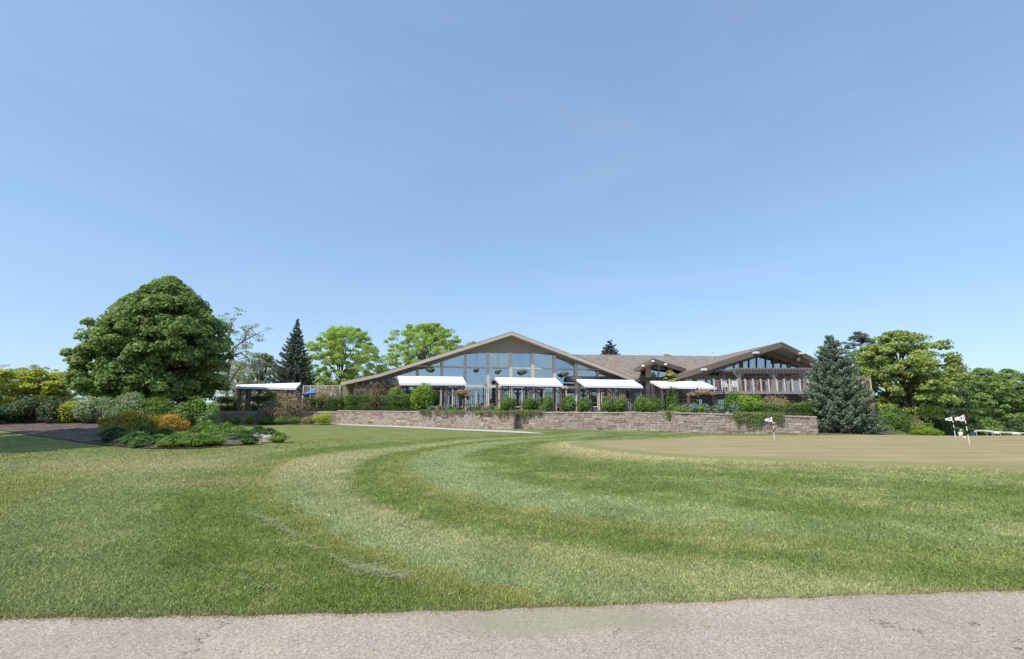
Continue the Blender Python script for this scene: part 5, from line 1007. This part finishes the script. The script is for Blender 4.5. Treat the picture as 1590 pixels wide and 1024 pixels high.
# planting soil along the wall top
for nm, p, q in (('planting_soil', A0, A1), ('planting_soil', B0, B1), ('planting_soil', C0, C1)):
    d_ = (q-p); d_.z = 0; d_.normalize(); n_ = Vector((-d_.y, d_.x, 0)); mb = MB(); a = p+n_*.4+d_*.2; b2 = q+n_*.4-d_*.3; mb.slab([(a.x, a.y, TZ), (b2.x, b2.y, TZ), (b2.x+n_.x*2.2, b2.y+n_.y*2.2, TZ), (a.x+n_.x*2.2, a.y+n_.y*2.2, TZ)], (0, 0, .03)); tag(mb.build(nm, M['mulch']), kind='structure')
# ivy hanging over the walls
def ivy(label, p0, p1, u0, u1, drop, n=26, seed=0, per=34, m_='ivy'):
    r_ = np.random.default_rng(seed); d_ = (p1-p0); n_ = Vector((d_.y, -d_.x, 0)).normalized(); P_, N_, root = [], [], None; mb = MB()
    def on(u):
        x, y, z = ray(u, 640); den = (d_.y*x-d_.x*y); s = (d_.y*p0.x-d_.x*p0.y)/den; t = ((x*s-p0.x)*d_.x+(y*s-p0.y)*d_.y)/(d_.x**2+d_.y**2); return p0+d_*t
    c = on((u0+u1)/2); root = empty('ivy', c, label, 'climbing plant', 'ivy trailing over the block walls')
    for k in range(n):
        q = on(r_.uniform(u0, u1)); L = drop*r_.uniform(.25, 1)*(.4+.6*math.sin(math.pi*(k+.5)/n)); a = q+n_*.07+Vector((0, 0, .04)); bb = a+Vector((r_.normal()*.12, 0, -L))+n_*.03
        mb.tube([q-n_*.2+Vector((0, 0, .05)), a, bb], [.008, .007, .004], 4); m2 = int(per*(.4+L*1.6)); t = r_.uniform(0, 1, m2)**1.4
        for tt in t: P_.append(tuple(a.lerp(bb, tt)+Vector((r_.normal()*.07, -abs(r_.normal())*.05, r_.normal()*.04)))); N_.append((n_.x+r_.normal()*.4, n_.y+r_.normal()*.4, .5+r_.normal()*.4))
        for _ in range(22): e = q+Vector((r_.normal()*.22, 0, 0))-n_*r_.uniform(-.08, .4); P_.append((e.x, e.y, q.z+r_.uniform(.0, .12))); N_.append((r_.normal()*.5, r_.normal()*.5-.3, 1))
    P_ = np.array(P_); leaves('leaf_mass', P_, np.array(N_), r_.uniform(.6, 1.3, len(P_))*.055, .5+r_.normal(size=len(P_))*.2, M[m_], root, 1.3, rng=r_); mb.build('stem', M['bark'], root)
ivy('dark ivy patch hanging below the tall lime-topped shrub', A0, A1, 652, 700, .55, 24, 1)
ivy('short ivy fringe over the middle of the long wall', A0, A1, 700, 764, .28, 26, 2)
ivy('ivy fringe at the right end of the long wall', A0, A1, 760, 797, .32, 16, 3)
ivy('ivy hanging in the dark corner recess of the wall', B0, B1, 799, 822, .7, 20, 4)
ivy('narrow ivy strand hanging right of the dark corner recess', B0, B1, 822, 842, .35, 10, 5)
ivy('ivy clump hanging beside the pink wall corner', B0, B1, 1034, 1048, .55, 12, 6)
ivy('broad curtain of ivy with long trailing stems on the right wall', C0, C1, 1140, 1180, 1.05, 36, 7)
ivy('tan-tinged ivy curtain above the wall flag', C0, C1, 1178, 1214, .65, 26, 8)
# plants right of the spruce
bush('rounded dark green shrub below the yellow-green tree', 1368, 1410, 634, 670, 38, 'round', None, 6500, .07, seed=71)
bush('neat low light green shrub left of the two flags', 1420, 1458, 658, 681, 34, 'bright', None, 5000, .06, seed=72)
bush('reddish-brown twiggy bush between the two green shrubs', 1405, 1432, 648, 676, 41, 'bronze', None, 2500, .07, seed=73)
bush('low spreading juniper right of the blue spruce', 1330, 1392, 660, 672, 31, 'yewl', None, 4500, .05, seed=74, ry=.8)
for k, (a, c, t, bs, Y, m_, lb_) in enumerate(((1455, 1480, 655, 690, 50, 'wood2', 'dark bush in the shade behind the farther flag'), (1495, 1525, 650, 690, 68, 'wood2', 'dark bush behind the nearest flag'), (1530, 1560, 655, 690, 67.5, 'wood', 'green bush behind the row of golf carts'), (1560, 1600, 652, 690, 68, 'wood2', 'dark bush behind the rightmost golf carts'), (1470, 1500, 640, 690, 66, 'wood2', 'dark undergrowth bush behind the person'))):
    bush(lb_, a, c, t, bs, Y, m_, None, 4000, .15, seed=75+k, group='undergrowth of the wood')

# ------------------------------------------------------------------ the planted bed at the left
def bed(label, x0, x1, yt, yb, m_, n=2600, leaf=.07, name='shrub', cat='shrub', seed=0, group=None, ry=None, lumps=14, elong=1.5, lift=0):
    g0 = G((x0+x1)/2, yb); g0.y = min(g0.y+.3, 27.8); return bush(label, x0, x1, yt, yb, g0.y, m_, None, n, leaf, False, name, cat, group, seed, lumps, ry, elong)
bed('dark green spreading juniper at the left edge', -30, 46, 627, 656, 'juni', 9000, .07, seed=1, ry=1.6)
bed('large dull gold shrub in the shade of the bed', 158, 240, 641, 676, 'gold2', 9000, .055, seed=2, ry=1.0, lumps=22)
bed('smaller glowing orange-yellow shrub in the sun', 237, 289, 645, 676, 'gold', 6500, .055, seed=3, ry=.8, lumps=20)
bed('broad mid-green shrub behind the golden shrubs', 192, 268, 622, 655, 'round', 8000, .075, seed=4, ry=1.2)
bed('bright green shrub right of the broad one, under the maple', 262, 310, 630, 657, 'round', 4500, .075, seed=5)
bed('silvery grey-green shrub under the maple', 165, 222, 612, 650, 'grey', 5500, .075, seed=6)
bed('grey-green wispy shrub left of the silvery one', 122, 172, 616, 648, 'grey', 4500, .075, seed=7)
bed('dark shrub in the shade at the foot of the thicket', 70, 118, 615, 645, 'wood2', 4500, .08, seed=8)
bed('olive shrub at the left of the maple trunk', 96, 135, 625, 652, 'honey', 3000, .075, seed=9)
bed('dark thicket bush under the yellow-green tree', 20, 70, 618, 645, 'wood2', 4000, .09, seed=10)
bed('dark shaded bush to the right of the maple trunk', 308, 338, 627, 656, 'wood', 3500, .09, seed=11)
bed('dark bush low behind the bright green bed shrub', 285, 320, 618, 650, 'round', 3500, .09, seed=12)
bed('wispy green plant on the stone edging', 88, 106, 641, 656, 'peren', 900, .06, 'low_plant', 'plant', 13, elong=2.6)
bed('small green plant at the end of the stone edging', 128, 148, 642, 655, 'peren', 900, .06, 'low_plant', 'plant', 14, elong=2.6)
per_ = [(176, 204, 668, 688, 'hosta', 'dark clump between the two front dull clumps'), (208, 236, 660, 684, 'hosta', 'dark clump tucked against the dull gold shrub'), (240, 270, 664, 684, 'hosta', 'dark clump under the glowing orange shrub'), (270, 300, 666, 688, 'peren', 'green clump between orange shrub and daylilies'), (284, 312, 676, 697, 'peren', 'front clump at the very edge of the mulch'), (312, 334, 662, 684, 'peren', 'middle daylily clump between front and back ones'), (344, 370, 664, 684, 'peren', 'green clump left of the blue-green hosta'), (360, 384, 658, 676, 'peren', 'back clump behind the large-leaved plants'), (388, 412, 662, 678, 'hosta', 'large-leaved clump directly behind the rocks'), (206, 226, 682, 697, 'hosta', 'small low clump at the mulch edge'), (244, 262, 682, 697, 'peren', 'small low bright clump at the mulch edge'), (160, 180, 672, 690, 'juni', 'dark low clump at the shady end of the golden shrub'), (156, 196, 662, 686, 'hosta', 'dark leafy clump in front of the dull gold shrub'), (190, 232, 668, 694, 'hosta', 'dark leafy clump at the front edge of the bed'), (228, 262, 670, 693, 'hosta', 'mixed green clump below the seam of the two golden shrubs'), (256, 292, 672, 697, 'peren', 'green clump right below the glowing orange shrub'),
        (296, 330, 671, 696, 'peren', 'bright green daylily clump nearest the lawn'), (318, 350, 673, 694, 'peren', 'smaller green clump beside the nearest daylilies'), (302, 336, 655, 678, 'peren', 'green daylily clump behind the nearest one'), (330, 364, 656, 681, 'peren', 'tallest green daylily clump in the middle of the bed'), (352, 366, 674, 685, 'lav', 'small grey cushion plant between the clumps'),
        (366, 396, 664, 683, 'hosta', 'large-leaved clump left of the rocks'), (374, 400, 676, 692, 'hosta', 'pale-edged large-leaved clump in front of the rocks'), (408, 428, 664, 680, 'hosta', 'large-leaved clump behind the rocks'), (284, 306, 655, 671, 'hosta', 'blue-green clump right of the orange shrub'), (420, 446, 672, 689, 'peren', 'grassy tuft on the lawn right of the rocks')]
for k, (a, c, t, bs, m_, lb_) in enumerate(per_):
    g0 = G((a+c)/2, bs-1); r_ = (c-a)/2*g0.y/F*1.1; h = (bs-t)*g0.y/F*.95
    tuft('perennial_clump', lb_, tuple(g0), r_*1.1, h*(.8+.06*(k*5 % 7)), m_, 700, .020 if m_ == 'hosta' else .012, k, 'leafy clumps in the bed')
tg = [(346, 358, 645, 657, 38.2, 'grassy tuft before the low dark wall'), (318, 338, 644, 658, 38, 'grassy tuft at the shady end of the low wall'), (360, 374, 645, 657, 38.4, 'grassy tuft beside the gap in the low wall planting'), (378, 396, 643, 657, 38.6, 'yellowish grassy tuft before the low dark wall')]
for k, (a, c, t, bs, Y, lb_) in enumerate(tg):
    q = at((a+c)/2, bs, Y); q.z = float(H(q.x, Y)); tuft('grass_tuft', lb_, tuple(q), (c-a)/2*Y/F*1.2, (bs-t)*Y/F, 'peren' if k != 3 else 'honey', 300, .016, k+30, 'grassy tufts before the low wall')
for k, (a, c, lb_) in enumerate(((400, 424, 'dark green low plant at the foot of the bronze bush, left'), (422, 448, 'dark green low plant at the foot of the bronze bush, middle'), (446, 470, 'dark green low plant beside the golden plant'))):
    bush(lb_, a, c, 647.5, 657.5, 37.6, 'round', None, 1500, .06, name='low_plant', cat='plant', seed=90+k, group='dark low plants by the path')
bush('yellow-green plant at the left foot of the long wall', 488, 518, 641, 658.5, 37.2, 'honey', None, 2400, .06, seed=94)
bush('brownish low plant below the middle hedge', 466, 492, 646, 658, 37.8, 'bronze', None, 1500, .06, seed=95)
# rocks
def rock(label, u, v, r, seed, grp, sq=.7, cat='rock'):
    p = G(u, v); r_ = random.Random(seed); m_ = 5; vs = []; bm_ = __import__('bmesh').new(); __import__('bmesh').ops.create_icosphere(bm_, subdivisions=2, radius=1)
    a, c, e = r_.uniform(.8, 1.25), r_.uniform(.75, 1.1), sq*r_.uniform(.8, 1.1)
    for v_ in bm_.verts: k = 1+.16*math.sin(v_.co.x*3+seed)+.14*math.sin(v_.co.y*4+seed*2)+r_.uniform(-.07, .07); v_.co = Vector((v_.co.x*a*r*k, v_.co.y*c*r*k, v_.co.z*e*r*k+r*e*.5))
    me = bpy.data.meshes.new('rock'); bm_.to_mesh(me); bm_.free(); o = link('rock', me, M['stone']); o.location = p; tag(o, label, cat, grp)
rk = [(392, 684, 'left end rock of the low stone pile'), (398, 680, 'back left rock of the stone pile'), (401, 688, 'front left rock of the stone pile'), (406, 683, 'pinkish rock in the middle of the pile'), (409, 690, 'front middle rock of the stone pile'), (412, 678, 'topmost back rock of the stone pile'), (415, 684, 'large rock beside the dark hollow'), (419, 690, 'front rock below the dark hollow'), (423, 685, 'right rock of the pile'), (428, 687, 'small rock at the right tip of the pile'), (396, 689, 'small front rock by the pale-edged clump')]
for k, (u, v, lb_) in enumerate(rk): rock(lb_, u, v-1.5, (.17 if k % 3 else .22), k, 'rocks at the tip of the planted bed')
es = [56, 66, 75, 84, 108, 118, 128, 150, 160, 170]
wd_ = ['leftmost', 'second', 'third', 'fourth', 'fifth', 'sixth', 'seventh', 'eighth', 'ninth', 'last']
for k, u in enumerate(es): rock(f'{wd_[k]} flat edging stone from the left along the back of the mulch', u, 645.5+.06*(u-56), .30, 40+k, 'flat edging stones of the bed', .35)
